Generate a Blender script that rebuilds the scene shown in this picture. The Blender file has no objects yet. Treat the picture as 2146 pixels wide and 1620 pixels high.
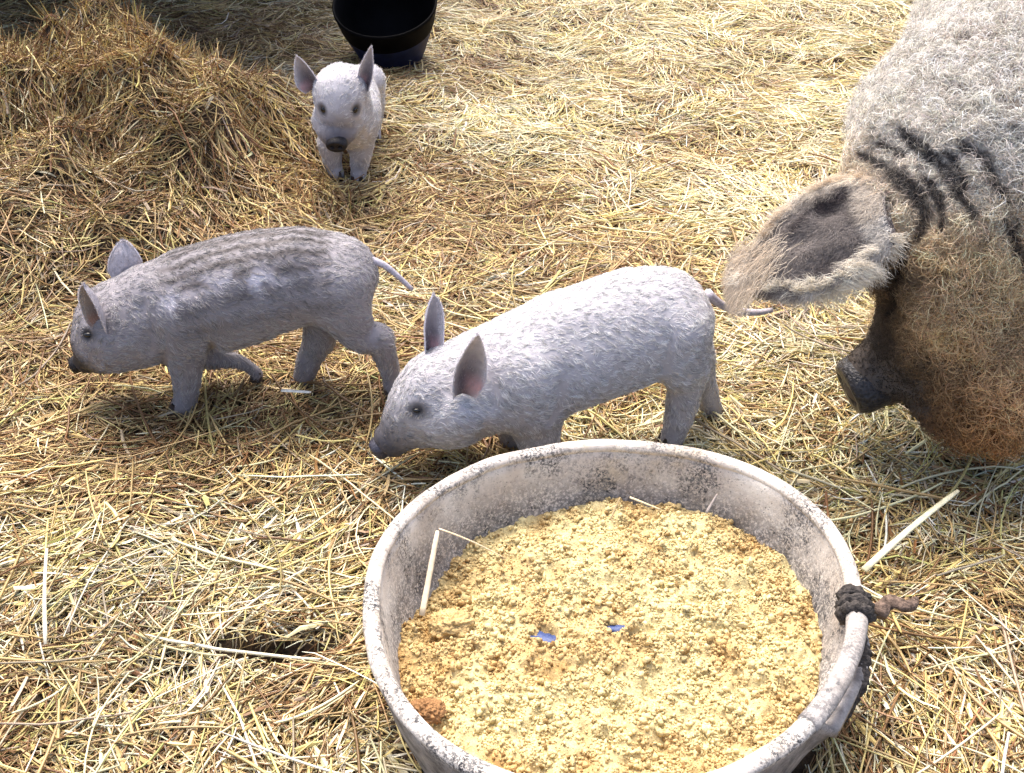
import bpy, math, random
import numpy as np
import openvdb as vdb
from mathutils import Vector, bvhtree, kdtree

SC = bpy.context.scene
COL = SC.collection
# ------------------------------------------------------------------ camera
cam_d = bpy.data.cameras.new('camera')
cam = bpy.data.objects.new('camera', cam_d)
COL.objects.link(cam)
cam.location = (0, 0, 1.25)
cam.rotation_euler = (math.radians(90 - 34), 0, 0)
cam_d.sensor_fit = 'HORIZONTAL'
cam_d.sensor_width = 36
cam_d.lens = 36 * 2500 / 2146
cam_d.clip_start = 0.05
cam_d.clip_end = 500
SC.camera = cam
# ------------------------------------------------------------------ light
SUN_EL, SUN_AZ = math.radians(64), math.radians(-20)     # azimuth from +Y (away from the camera) towards +X
world = bpy.data.worlds.new('World')
SC.world = world
world.use_nodes = True
wn = world.node_tree
sky = wn.nodes.new('ShaderNodeTexSky')
sky.sky_type = 'NISHITA'
sky.sun_disc = False
sky.sun_elevation = SUN_EL
sky.sun_rotation = SUN_AZ
sky.air_density = 1.0
sky.dust_density = 6.0
bg = wn.nodes['Background']
bg.inputs['Strength'].default_value = 0.086
wn.links.new(sky.outputs['Color'], bg.inputs['Color'])
sd = bpy.data.lights.new('sun', 'SUN')
sd.energy = 1.15
sd.angle = math.radians(42)
sd.color = (1.0, 0.92, 0.80)
sun = bpy.data.objects.new('sun', sd)
COL.objects.link(sun)
sdir = Vector((math.sin(SUN_AZ) * math.cos(SUN_EL), math.cos(SUN_AZ) * math.cos(SUN_EL), math.sin(SUN_EL)))
sun.rotation_euler = sdir.to_track_quat('Z', 'Y').to_euler()
sun.location = sdir * 20
SC.view_settings.view_transform = 'Standard'
SC.view_settings.look = 'None'
SC.view_settings.gamma = 1
SC.view_settings.use_curve_mapping = False
SC.view_settings.exposure = 2.08
SC.render.engine = 'CYCLES'
SC.cycles_curves.shape = 'RIBBONS'

PIGLET_STRIPED = {"root": [-0.41, 1.845, 0], "heading": [-0.9927771465430942, -0.11997306906865186, 0.0], "side": [0.11997306906865186, -0.9927771465430942, 0.0], "chains": [[[[-0.3101, 1.8571, 0.2362, 0.0706], [-0.3517, 1.852, 0.2342, 0.084], [-0.3973, 1.8465, 0.2325, 0.0889], [-0.4816, 1.8364, 0.2151, 0.0982], [-0.5618, 1.8267, 0.1985, 0.0941], [-0.6218, 1.8194, 0.1803, 0.0858]], 0.03], [[[-0.6218, 1.8194, 0.1803, 0.0841], [-0.6846, 1.8118, 0.1623, 0.0792], [-0.708, 1.809, 0.1502, 0.0676], [-0.7317, 1.8061, 0.1281, 0.0492], [-0.749, 1.804, 0.1063, 0.0332], [-0.7629, 1.8024, 0.0942, 0.0257]], 0.016], [[[-0.6913, 1.7808, 0.135, 0.0402], [-0.717, 1.7878, 0.1206, 0.0303]], 0.03], [[[-0.7137, 1.8385, 0.0988, 0.0416], [-0.7324, 1.8262, 0.0963, 0.031]], 0.03], [[[-0.3111, 1.8267, 0.2291, 0.0566], [-0.2963, 1.8225, 0.1785, 0.0455], [-0.2717, 1.8234, 0.1334, 0.0324], [-0.243, 1.8269, 0.1193, 0.0283], [-0.2319, 1.8282, 0.092, 0.0234], [-0.2236, 1.8293, 0.0426, 0.0184], [-0.2185, 1.8299, 0.0072, 0.0186]], 0.02], [[[-0.3313, 1.8847, 0.177, 0.0484], [-0.3502, 1.8875, 0.1148, 0.0335], [-0.3603, 1.8863, 0.0794, 0.0284], [-0.3789, 1.884, 0.0386, 0.0233], [-0.3971, 1.8818, -0.004, 0.0208], [-0.4034, 1.881, -0.0144, 0.0209]], 0.02], [[[-0.577, 1.7946, 0.1609, 0.0485], [-0.5799, 1.7902, 0.1191, 0.0388], [-0.5831, 1.7888, 0.0795, 0.029], [-0.59, 1.788, 0.0388, 0.0233], [-0.5975, 1.7871, 0.011, 0.0209], [-0.6041, 1.7863, 0.001, 0.02]], 0.02], [[[-0.5862, 1.8539, 0.1046, 0.0357], [-0.5655, 1.8605, 0.0643, 0.0265], [-0.5357, 1.8641, 0.0546, 0.0186], [-0.5091, 1.8673, 0.0462, 0.0142], [-0.4893, 1.8697, 0.0298, 0.0116], [-0.4781, 1.871, 0.0139, 0.0117]], 0.016], [[[-0.5682, 1.7755, 0.2061, 0.0393], [-0.5666, 1.7757, 0.1627, 0.0314]], 0.02], [[[-0.2989, 1.8131, 0.2368, 0.0462], [-0.2895, 1.8142, 0.1882, 0.0351]], 0.02], [[[-0.6637, 1.764, 0.1699, 0.0329], [-0.6931, 1.7655, 0.1475, 0.0283]], 0.018]], "tail": [[-0.2738, 1.8615, 0.2783, 0.01], [-0.2525, 1.864, 0.2638, 0.0075], [-0.226, 1.8672, 0.2489, 0.0067], [-0.2022, 1.8701, 0.2243, 0.0055], [-0.1791, 1.8729, 0.1965, 0.0043]], "snout": [[-0.7769, 1.8007, 0.0861, 0.0197], [-0.7897, 1.7991, 0.08, 0.0172]], "eyes": [[-0.7278, 1.7462, 0.1788, 0.0074], [-0.7737, 1.8564, 0.1112, 0.0078]], "ears": [{"pts": [[-0.7164, 1.7526, 0.213, 0.0], [-0.6798, 1.7419, 0.1929, 0.0], [-0.7053, 1.7237, 0.2903, 0.0]], "N": [-0.45, -0.9, 0.1], "cup": 0.75, "wm": 1.15, "power": 2.6, "bulge": 0.25}, {"pts": [[-0.7071, 1.8494, 0.2242, 0.0], [-0.6522, 1.856, 0.2492, 0.0], [-0.6787, 1.8679, 0.2964, 0.0]], "N": [-0.3, 0.9, 0.1], "cup": 0.3, "wm": 1.05, "power": 1.7, "bulge": 0.12}], "hoof": [[-0.2185, 1.8299, 0.0072, 0.0186], [-0.4034, 1.881, -0.0144, 0.0209], [-0.6041, 1.7863, 0.001, 0.02], [-0.4781, 1.871, 0.0139, 0.0117]], "mouth": [[-0.7652, 1.7768, 0.0874], [-0.7549, 1.7852, 0.0747], [-0.7351, 1.7906, 0.0742]], "crease": [[[-0.527, 1.7356, 0.1872], [-0.5205, 1.7447, 0.1605], [-0.5435, 1.8441, 0.0716]], [[-0.6214, 1.7735, 0.0996], [-0.6015, 1.7398, 0.1509], [-0.5987, 1.7335, 0.1885]], [[-0.6277, 1.751, 0.2346], [-0.6158, 1.736, 0.206], [-0.6203, 1.7373, 0.1525]]]}
PIGLET_WHITE = {"root": [0.15, 1.69, 0], "heading": [-0.9707283194618915, -0.2401802027534577, 0.0], "side": [0.2401802027534577, -0.9707283194618915, 0.0], "chains": [[[[0.2671, 1.7188, 0.233, 0.0619], [0.2483, 1.7141, 0.2339, 0.0824], [0.2044, 1.7033, 0.2201, 0.0975], [0.1565, 1.6914, 0.2068, 0.1005], [0.0872, 1.6743, 0.1895, 0.0995], [0.0214, 1.658, 0.168, 0.0963], [-0.034, 1.6443, 0.1552, 0.0866]], 0.03], [[[-0.034, 1.6443, 0.1552, 0.085], [-0.0851, 1.6317, 0.1475, 0.0784], [-0.1205, 1.6229, 0.1363, 0.0737], [-0.1507, 1.6154, 0.1166, 0.0565], [-0.1737, 1.6097, 0.0915, 0.0441], [-0.1885, 1.6061, 0.0756, 0.0339], [-0.2016, 1.6028, 0.0631, 0.0295]], 0.016], [[[-0.0928, 1.5988, 0.1052, 0.0437], [-0.1249, 1.6012, 0.0889, 0.0329]], 0.03], [[[-0.0963, 1.6598, 0.0615, 0.0455], [-0.1281, 1.6416, 0.0596, 0.0338]], 0.03], [[[0.2658, 1.6876, 0.2259, 0.0635], [0.2842, 1.6859, 0.1708, 0.0493], [0.295, 1.6845, 0.1236, 0.0322], [0.2941, 1.6843, 0.0843, 0.027], [0.2871, 1.6825, 0.0453, 0.024], [0.2811, 1.681, 0.0135, 0.0217], [0.2793, 1.6806, 0.0035, 0.0209]], 0.02], [[[0.3057, 1.7593, 0.1337, 0.0465], [0.3386, 1.7725, 0.0647, 0.0272], [0.3547, 1.7765, 0.0257, 0.0207], [0.3648, 1.779, -0.0046, 0.0174], [0.3679, 1.7798, -0.0179, 0.0166]], 0.016], [[[0.0292, 1.629, 0.1417, 0.0595], [0.0392, 1.6253, 0.0862, 0.0461], [0.0428, 1.6221, 0.0438, 0.0337], [0.0416, 1.6218, 0.0085, 0.0277], [0.037, 1.6206, -0.0216, 0.0222], [0.0322, 1.6195, -0.0395, 0.0206]], 0.02], [[[0.0057, 1.685, 0.0937, 0.0455], [0.0058, 1.6912, 0.0288, 0.0315], [0.0076, 1.6958, -0.0162, 0.0271], [0.0128, 1.6971, -0.0491, 0.0222], [0.0163, 1.6979, -0.0627, 0.0206]], 0.016], [[[0.0246, 1.6021, 0.1879, 0.0503], [0.0353, 1.6099, 0.1262, 0.0405]], 0.02], [[[0.2688, 1.6625, 0.232, 0.0464], [0.2832, 1.6661, 0.174, 0.0362]], 0.02], [[[-0.0868, 1.5674, 0.1391, 0.0364], [-0.1184, 1.5719, 0.1197, 0.0275]], 0.018]], "tail": [[0.3249, 1.7331, 0.2679, 0.0103], [0.3459, 1.7383, 0.2475, 0.008], [0.3728, 1.7449, 0.2297, 0.0073], [0.412, 1.7546, 0.2184, 0.0065], [0.4443, 1.7626, 0.2184, 0.0049]], "snout": [[-0.2155, 1.5994, 0.0528, 0.0239], [-0.2294, 1.596, 0.0434, 0.0208]], "eyes": [[-0.1532, 1.5571, 0.1519, 0.0068], [-0.1661, 1.6837, 0.1241, 0.0073]], "ears": [{"pts": [[-0.0955, 1.5518, 0.2168, 0.0], [-0.0551, 1.5567, 0.1855, 0.0], [-0.0519, 1.5369, 0.3072, 0.0]], "N": [0.35, -0.95, 0.05], "cup": 0.6, "wm": 1.15, "power": 1.7, "bulge": 0.3}, {"pts": [[-0.1527, 1.6561, 0.2038, 0.0], [-0.1185, 1.6646, 0.2105, 0.0], [-0.1274, 1.683, 0.2936, 0.0]], "N": [0.45, -0.85, 0.1], "cup": 0.85, "wm": 1.15, "power": 4.0, "bulge": 0.12}], "hoof": [[0.2793, 1.6806, 0.0035, 0.0209], [0.3679, 1.7798, -0.0179, 0.0166], [0.0322, 1.6195, -0.0395, 0.0206], [0.0163, 1.6979, -0.0627, 0.0206]], "mouth": [[-0.2164, 1.5802, 0.0484], [-0.1922, 1.5763, 0.0513], [-0.1608, 1.5822, 0.0548], [-0.136, 1.6196, 0.0326]], "crease": [[[0.247, 1.6198, 0.1901], [0.2506, 1.6162, 0.22], [0.2527, 1.6244, 0.2553]], [[-0.0492, 1.5826, 0.2145], [-0.0325, 1.5664, 0.1935], [-0.0296, 1.5572, 0.163]], [[0.0597, 1.5769, 0.1209], [0.0729, 1.5726, 0.1523], [0.075, 1.5701, 0.1909]]]}
PIGLET_FACING = {"root": [-0.4, 2.9, 0], "heading": [-0.059892290727946725, -0.9982048454657787, 0.0], "side": [0.9982048454657787, -0.059892290727946725, 0.0], "chains": [[[[-0.433, 3.0418, 0.1489, 0.0542], [-0.4212, 2.971, 0.1644, 0.0653], [-0.407, 2.89, 0.1667, 0.0757], [-0.4015, 2.8095, 0.1664, 0.0775], [-0.4043, 2.7496, 0.1763, 0.0725]], 0.03], [[[-0.4004, 2.7393, 0.2114, 0.0672], [-0.4015, 2.7043, 0.2596, 0.0636], [-0.4039, 2.6794, 0.2341, 0.0556], [-0.4086, 2.6677, 0.2001, 0.0368], [-0.4117, 2.6448, 0.1691, 0.0291]], 0.014], [[[-0.4439, 2.6919, 0.1906, 0.0304], [-0.437, 2.6714, 0.175, 0.0248]], 0.025], [[[-0.3779, 2.6879, 0.1921, 0.0303], [-0.3859, 2.6683, 0.1762, 0.0248]], 0.025], [[[-0.4512, 2.7925, 0.095, 0.032], [-0.449, 2.7923, 0.0508, 0.0227], [-0.4439, 2.792, 0.0252, 0.018], [-0.4385, 2.7817, 0.0182, 0.0168]], 0.018], [[[-0.3742, 2.7879, 0.1219, 0.0389], [-0.3766, 2.788, 0.0717, 0.0285], [-0.383, 2.7884, 0.0333, 0.0215], [-0.3876, 2.7786, 0.004, 0.0204]], 0.018], [[[-0.455, 3.02, 0.17, 0.045], [-0.462, 3.04, 0.1, 0.03], [-0.462, 3.05, 0.04, 0.019], [-0.462, 3.03, 0.012, 0.019]], 0.018], [[[-0.375, 3.02, 0.17, 0.045], [-0.37, 3.04, 0.1, 0.03], [-0.37, 3.05, 0.04, 0.019], [-0.37, 3.03, 0.012, 0.019]], 0.018]], "tail": [[-0.433, 3.1018, 0.1689, 0.009], [-0.413, 3.1418, 0.1389, 0.007], [-0.423, 3.1717999999999997, 0.0889, 0.005]], "snout": [[-0.4084, 2.6236, 0.1649, 0.0256], [-0.4092, 2.6086, 0.1593, 0.0233]], "eyes": [[-0.44, 2.636, 0.2402, 0.0088], [-0.3588, 2.6453, 0.2367, 0.0088]], "ears": [{"pts": [[-0.4915, 2.7047, 0.2548, 0.0], [-0.4453, 2.712, 0.2936, 0.0], [-0.4941, 2.6949, 0.3468, 0.0]], "N": [-0.15, -0.9, 0.1], "cup": 0.7, "wm": 0.92, "power": 1.5, "bulge": 0.3}, {"pts": [[-0.3576, 2.7067, 0.2977, 0.0], [-0.322, 2.6946, 0.2631, 0.0], [-0.3205, 2.6845, 0.3724, 0.0]], "N": [-0.3, -0.85, 0.1], "cup": 0.8, "wm": 0.85, "power": 1.5, "bulge": 0.3}], "hoof": [[-0.4385, 2.7817, 0.0182, 0.0168], [-0.3876, 2.7786, 0.004, 0.0204], [-0.462, 3.03, 0.012, 0.019], [-0.37, 3.03, 0.012, 0.019]], "mouth": [], "crease": []}
SOW = {"root": [0.95, 2.1, 0], "chains": [[[[0.6309, 1.7151, 0.115, 0.057], [0.6549, 1.7141, 0.145, 0.06], [0.6871, 1.699, 0.205, 0.076], [0.7147, 1.6842, 0.3, 0.098], [0.7123, 1.6989, 0.37, 0.115]], 0.03], [[[0.7123, 1.6989, 0.37, 0.125], [0.7085, 1.7404, 0.45, 0.165], [0.7876, 1.8577, 0.49, 0.195], [0.93, 2.04, 0.49, 0.225], [1.08, 2.3, 0.51, 0.27], [1.29, 2.62, 0.5, 0.31], [1.48, 2.95, 0.48, 0.29], [1.55, 3.08, 0.47, 0.24]], 0.06], [[[0.8141, 1.7925, 0.22, 0.12], [0.8176, 1.6724, 0.17, 0.13], [0.782, 1.6593, 0.15, 0.09]], 0.06], [[[0.7155, 1.65, 0.11, 0.045], [0.7485, 1.6467, 0.12, 0.07], [0.7813, 1.645, 0.15, 0.09]], 0.04], [[[0.8, 2.08, 0.4, 0.16], [0.79, 2.06, 0.22, 0.075], [0.78, 2.05, 0.1, 0.045], [0.775, 2.03, 0.03, 0.048]], 0.05], [[[1.12, 1.95, 0.4, 0.16], [1.13, 1.92, 0.22, 0.075], [1.13, 1.9, 0.1, 0.045], [1.12, 1.88, 0.03, 0.048]], 0.05], [[[1.22, 2.98, 0.4, 0.18], [1.2, 3.0, 0.22, 0.09], [1.22, 3.05, 0.12, 0.05], [1.2, 3.02, 0.03, 0.048]], 0.05], [[[1.6, 2.85, 0.4, 0.18], [1.6, 2.86, 0.22, 0.09], [1.62, 2.92, 0.12, 0.05], [1.6, 2.89, 0.03, 0.048]], 0.05]], "hoof": [[0.775, 2.03, 0.03, 0.048], [1.12, 1.88, 0.03, 0.048], [1.2, 3.02, 0.03, 0.048], [1.6, 2.89, 0.03, 0.048]], "snout": [[0.6182, 1.7167, 0.105, 0.058], [0.5816, 1.7109, 0.088, 0.064]], "eye": [0.6107, 1.624, 0.376, 0.012], "mouth": [[0.6341, 1.6597, 0.0993], [0.6625, 1.668, 0.0975], [0.6758, 1.6297, 0.1201], [0.6908, 1.6058, 0.1291]], "ear": [[0.4949, 1.6919, 0.5], [0.576, 1.5794, 0.42], [0.3761, 1.7138, 0.31]], "ear2": [[0.93, 1.82, 0.5], [0.99, 1.8, 0.36], [1.1, 1.55, 0.28]], "tail": [[1.5, 3.3, 0.55, 0.02], [1.52, 3.36, 0.5, 0.015], [1.5, 3.38, 0.4, 0.01], [1.52, 3.36, 0.3, 0.012]], "stripes": [[[0.5887, 1.7139, 0.5618], [0.6012, 1.6725, 0.556], [0.6198, 1.6406, 0.5477], [0.6387, 1.6121, 0.5294], [0.657, 1.5929, 0.5065], [0.6734, 1.5823, 0.4826]], [[0.5517, 1.7593, 0.5025], [0.5761, 1.663, 0.512], [0.6006, 1.6225, 0.4927], [0.6115, 1.6072, 0.4651], [0.6104, 1.6071, 0.4335]], [[0.6521, 1.6439, 0.5723], [0.6829, 1.6174, 0.5576], [0.6985, 1.5977, 0.5328], [0.7224, 1.5834, 0.5011]], [[0.5665, 1.728, 0.5353], [0.5751, 1.6963, 0.5392], [0.5865, 1.6711, 0.5377]], [[0.6014, 1.6446, 0.5324], [0.6185, 1.6161, 0.5109], [0.6306, 1.599, 0.4845], [0.6361, 1.5918, 0.457]], [[0.7136, 1.5781, 0.4831], [0.7388, 1.5774, 0.4487], [0.7613, 1.586, 0.3964]], [[0.6302, 1.642, 0.5575], [0.6513, 1.6152, 0.5437], [0.658, 1.5981, 0.5192]]], "bridge": [[0.604, 1.6354, 0.3615], [0.6164, 1.6849, 0.2819], [0.6131, 1.6948, 0.2261], [0.6036, 1.6972, 0.1778], [0.5965, 1.6796, 0.1462]], "dark": [[[0.6017, 1.6164, 0.4248], [0.607, 1.6222, 0.3934], [0.6078, 1.6297, 0.3603], [0.6119, 1.652, 0.3095], [0.6166, 1.6768, 0.2597]]]}
SPOTS = {"s1": [[0.5279, 1.3304, 0.02], [0.7048, 1.4704, 0.06]], "s2": [[-0.1194, 1.1402, 0.115], [-0.1003, 1.2242, 0.19]], "s3": [[-0.0986, 1.2281, 0.19], [-0.0073, 1.2445, 0.12]], "s4": [[0.5082, 1.1955, 0.06], [0.5767, 1.2319, 0.05]], "s5": [[0.2843, 1.3443, 0.12], [0.3012, 1.3638, 0.14]], "s6": [[-0.4144, 1.7742, 0.045], [-0.3603, 1.7681, 0.045]], "s7": [[-0.6965, 1.3447, 0.05], [-0.6412, 1.1608, 0.04]], "s8": [[0.1421, 1.3282, 0.12], [0.157, 1.3438, 0.15]], "s9": [[0.1724, 1.3561, 0.14], [0.2187, 1.3518, 0.12]], "clod": [[0.448, 1.1292, 0.15], [0.47, 1.1352, 0.12]], "b1": [-0.0811, 1.1484, 0.12], "b2": [-0.1052, 0.9911, 0.12], "p1": [0.044, 1.1289, 0.115], "p2": [0.138, 1.1341, 0.115], "hole": [-0.338, 1.2038, 0.0]}

# ------------------------------------------------------------------ helpers
def tag(o, label=None, cat=None, group=None, kind=None):
    if label: o['label'] = label
    if cat: o['category'] = cat
    if group: o['group'] = group
    if kind: o['kind'] = kind
    return o

def link(o, parent=None):
    COL.objects.link(o)
    if parent is not None:
        o.parent = parent
    return o

def empty(name, loc):
    o = bpy.data.objects.new(name, None)
    o.empty_display_size = 0.05
    o.location = loc
    return link(o)

def mesh_obj(name, verts, faces, mat, parent=None, col=None, smooth=True, origin=(0, 0, 0)):
    """verts Nx3 in world space; stored relative to origin (the parent's place)."""
    verts = np.asarray(verts, np.float32) - np.asarray(origin, np.float32)
    me = bpy.data.meshes.new(name)
    me.vertices.add(len(verts))
    me.vertices.foreach_set('co', verts.ravel())
    if isinstance(faces, np.ndarray):
        k = faces.shape[1]
        me.loops.add(faces.size)
        me.polygons.add(len(faces))
        me.loops.foreach_set('vertex_index', faces.astype(np.int32).ravel())
        me.polygons.foreach_set('loop_start', np.arange(0, faces.size, k, dtype=np.int32))
        me.polygons.foreach_set('loop_total', np.full(len(faces), k, np.int32))
    else:
        ls = [len(f) for f in faces]
        fl = [i for f in faces for i in f]
        me.loops.add(len(fl))
        me.polygons.add(len(faces))
        me.loops.foreach_set('vertex_index', fl)
        me.polygons.foreach_set('loop_start', np.concatenate([[0], np.cumsum(ls)[:-1]]).astype(np.int32))
        me.polygons.foreach_set('loop_total', ls)
    me.update(calc_edges=True)
    me.polygons.foreach_set('use_smooth', np.full(len(me.polygons), bool(smooth)))
    if col is not None:
        a = me.attributes.new('Col', 'FLOAT_COLOR', 'POINT')
        c = np.ones((len(verts), 4), np.float32)
        c[:, :3] = col
        a.data.foreach_set('color', c.ravel())
    me.materials.append(mat)
    o = bpy.data.objects.new(name, me)
    if parent is None:
        o.location = origin
    return link(o, parent)

# value noise ------------------------------------------------------
def _hash(ix, iy, iz, seed):
    n = (ix * 73856093) ^ (iy * 19349663) ^ (iz * 83492791) ^ (seed * 2654435761 & 0x7fffffff)
    n = (n ^ (n >> 13)) * 1274126177 & 0x7fffffff
    n = (n ^ (n >> 15)) * 668265263 & 0x7fffffff
    return ((n ^ (n >> 16)) & 0xffff) / 65535.0

def noise3(p, freq, seed=0):
    q = np.asarray(p, np.float64) * freq + 1000.0
    i = np.floor(q).astype(np.int64)
    f = q - i
    f = f * f * (3 - 2 * f)
    r = 0
    for dx in (0, 1):
        wx = f[..., 0] if dx else 1 - f[..., 0]
        for dy in (0, 1):
            wy = f[..., 1] if dy else 1 - f[..., 1]
            for dz in (0, 1):
                wz = f[..., 2] if dz else 1 - f[..., 2]
                r = r + wx * wy * wz * _hash(i[..., 0] + dx, i[..., 1] + dy, i[..., 2] + dz, seed)
    return r

def fbm(p, freq, seed=0, octs=3):
    a, s, t = 1.0, 0, 0
    for k in range(octs):
        s = s + a * noise3(p, freq * 2 ** k, seed + k)
        t += a
        a *= 0.5
    return s / t

def p3(x, y, z=0.0):
    return np.stack([x, y, np.zeros_like(x) + z], -1)

def unit(v):
    return v / np.maximum(np.linalg.norm(v, axis=-1, keepdims=True), 1e-9)

# materials --------------------------------------------------------
def mat_new(name):
    m = bpy.data.materials.new(name)
    m.use_nodes = True
    return m, m.node_tree.nodes, m.node_tree.links, m.node_tree.nodes['Principled BSDF']

def mat_attr(name, rough=0.6, spec=0.3, trans=0.0, var=0.0, scale=60, bump=0.0):
    m, N, L, b = mat_new(name)
    at = N.new('ShaderNodeAttribute'); at.attribute_name = 'Col'
    out = at.outputs['Color']
    if var:
        nz = N.new('ShaderNodeTexNoise'); nz.inputs['Scale'].default_value = scale; nz.inputs['Detail'].default_value = 5
        geo = N.new('ShaderNodeNewGeometry'); L.new(geo.outputs['Position'], nz.inputs['Vector'])
        mr = N.new('ShaderNodeMapRange'); mr.inputs[1].default_value = .3; mr.inputs[2].default_value = .7
        mr.inputs[3].default_value = 1 - var; mr.inputs[4].default_value = 1 + var
        L.new(nz.outputs['Fac'], mr.inputs[0])
        mx = N.new('ShaderNodeVectorMath'); mx.operation = 'SCALE'
        L.new(out, mx.inputs[0]); L.new(mr.outputs[0], mx.inputs['Scale'])
        out = mx.outputs[0]
        if bump:
            bp = N.new('ShaderNodeBump'); bp.inputs['Strength'].default_value = bump; bp.inputs['Distance'].default_value = .004
            L.new(nz.outputs['Fac'], bp.inputs['Height']); L.new(bp.outputs[0], b.inputs['Normal'])
    L.new(out, b.inputs['Base Color'])
    b.inputs['Roughness'].default_value = rough
    b.inputs['Specular IOR Level'].default_value = spec
    if trans:
        tr = N.new('ShaderNodeBsdfTranslucent'); L.new(out, tr.inputs['Color'])
        mix = N.new('ShaderNodeMixShader'); mix.inputs[0].default_value = trans
        L.new(b.outputs[0], mix.inputs[1]); L.new(tr.outputs[0], mix.inputs[2])
        L.new(mix.outputs[0], N['Material Output'].inputs['Surface'])
    return m

def mat_plain(name, col, rough=0.6, spec=0.4, var=0.25, scale=80, bump=0.3, dist=.002, col2=None):
    m, N, L, b = mat_new(name)
    nz = N.new('ShaderNodeTexNoise'); nz.inputs['Scale'].default_value = scale; nz.inputs['Detail'].default_value = 6
    tc = N.new('ShaderNodeTexCoord'); L.new(tc.outputs['Object'], nz.inputs['Vector'])
    cr = N.new('ShaderNodeValToRGB')
    c2 = col2 or [min(1, c * (1 + var)) for c in col]
    c1 = [c * (1 - var) for c in col] if col2 is None else col
    cr.color_ramp.elements[0].position = .35; cr.color_ramp.elements[0].color = (*c1, 1)
    cr.color_ramp.elements[1].position = .65; cr.color_ramp.elements[1].color = (*c2, 1)
    L.new(nz.outputs['Fac'], cr.inputs[0]); L.new(cr.outputs[0], b.inputs['Base Color'])
    bp = N.new('ShaderNodeBump'); bp.inputs['Strength'].default_value = bump; bp.inputs['Distance'].default_value = dist
    L.new(nz.outputs['Fac'], bp.inputs['Height']); L.new(bp.outputs[0], b.inputs['Normal'])
    b.inputs['Roughness'].default_value = rough
    b.inputs['Specular IOR Level'].default_value = spec
    return m

M_STRAW = mat_attr('straw', rough=.42, spec=.4, trans=.06)
M_SKIN = mat_attr('skin', rough=.6, spec=.25, var=.12, scale=70, bump=.25)
M_FUR = mat_attr('fur', rough=.5, spec=.35, trans=.15)
M_EYE, _n, _l, _b = mat_new('eye')
_b.inputs['Base Color'].default_value = (.006, .005, .005, 1); _b.inputs['Roughness'].default_value = .08
M_HOOF = mat_plain('hoof', (.06, .045, .04), rough=.5)
M_SNOUT = mat_plain('snout', (.006, .005, .006), rough=.5, scale=400, bump=.6, dist=.0015, col2=(.022, .019, .022), spec=.25)
M_SNOUT_LIGHT = mat_plain('snout_grey', (.022, .022, .032), rough=.4, scale=400, bump=.6, dist=.001, col2=(.06, .058, .08))

# ------------------------------------------------------------------ terrain
FEET = [p[:3] for P in (PIGLET_STRIPED, PIGLET_WHITE, PIGLET_FACING, SOW) for p in P['hoof']]
TUB = np.array([.133, 1.126])
HOLE = SPOTS['hole']

def terrain(x, y):
    q = p3(x, y)
    h = -.022 + (fbm(q, 2.6, 3, 2) - .5) * .045 + (fbm(q, 9, 7, 3) - .5) * .035
    dx, dy = (x + 1.08) / .46, (y - 2.88) / .34
    r = np.sqrt(dx * dx + dy * dy)
    w = (fbm(q, 4, 21, 3) - .5) * 1.1
    heap = .185 * np.exp(-np.maximum(r + w, 0) ** 3.0)
    dx, dy = (x + 1.32) / .74, (y - 2.60) / .43
    heap = heap + .165 * np.exp(-np.maximum(np.sqrt(dx * dx + dy * dy) + w * .6, 0) ** 5.0)
    dx, dy = (x + .78) / .42, (y - 2.95) / .5
    heap = heap + .06 * np.exp(-(dx * dx + dy * dy) ** 1.3)
    heap = heap * (1 + (fbm(q, 9, 5, 3) - .5) * .7)
    h = h + heap
    # low around the tub, the feet and a hollow in the straw
    d = np.hypot(x - TUB[0], y - TUB[1])
    flat = np.clip((.46 - d) / .12, 0, 1)
    h = h * (1 - flat) + (-.012) * flat
    for f in FEET:
        g = np.exp(-(((x - f[0]) ** 2 + (y - f[1]) ** 2) / .05 ** 2))
        h = h * (1 - g) + (-.010) * g
    g = np.exp(-((((x - HOLE[0]) / .085) ** 2 + ((y - HOLE[1]) / .017) ** 2) ** 2))
    h = h - .10 * g
    return h

def in_hole(x, y, s=1.0):
    return (((x - HOLE[0]) / (.082 * s)) ** 2 + ((y - HOLE[1] + .004) / (.013 * s)) ** 2) < 1

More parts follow.
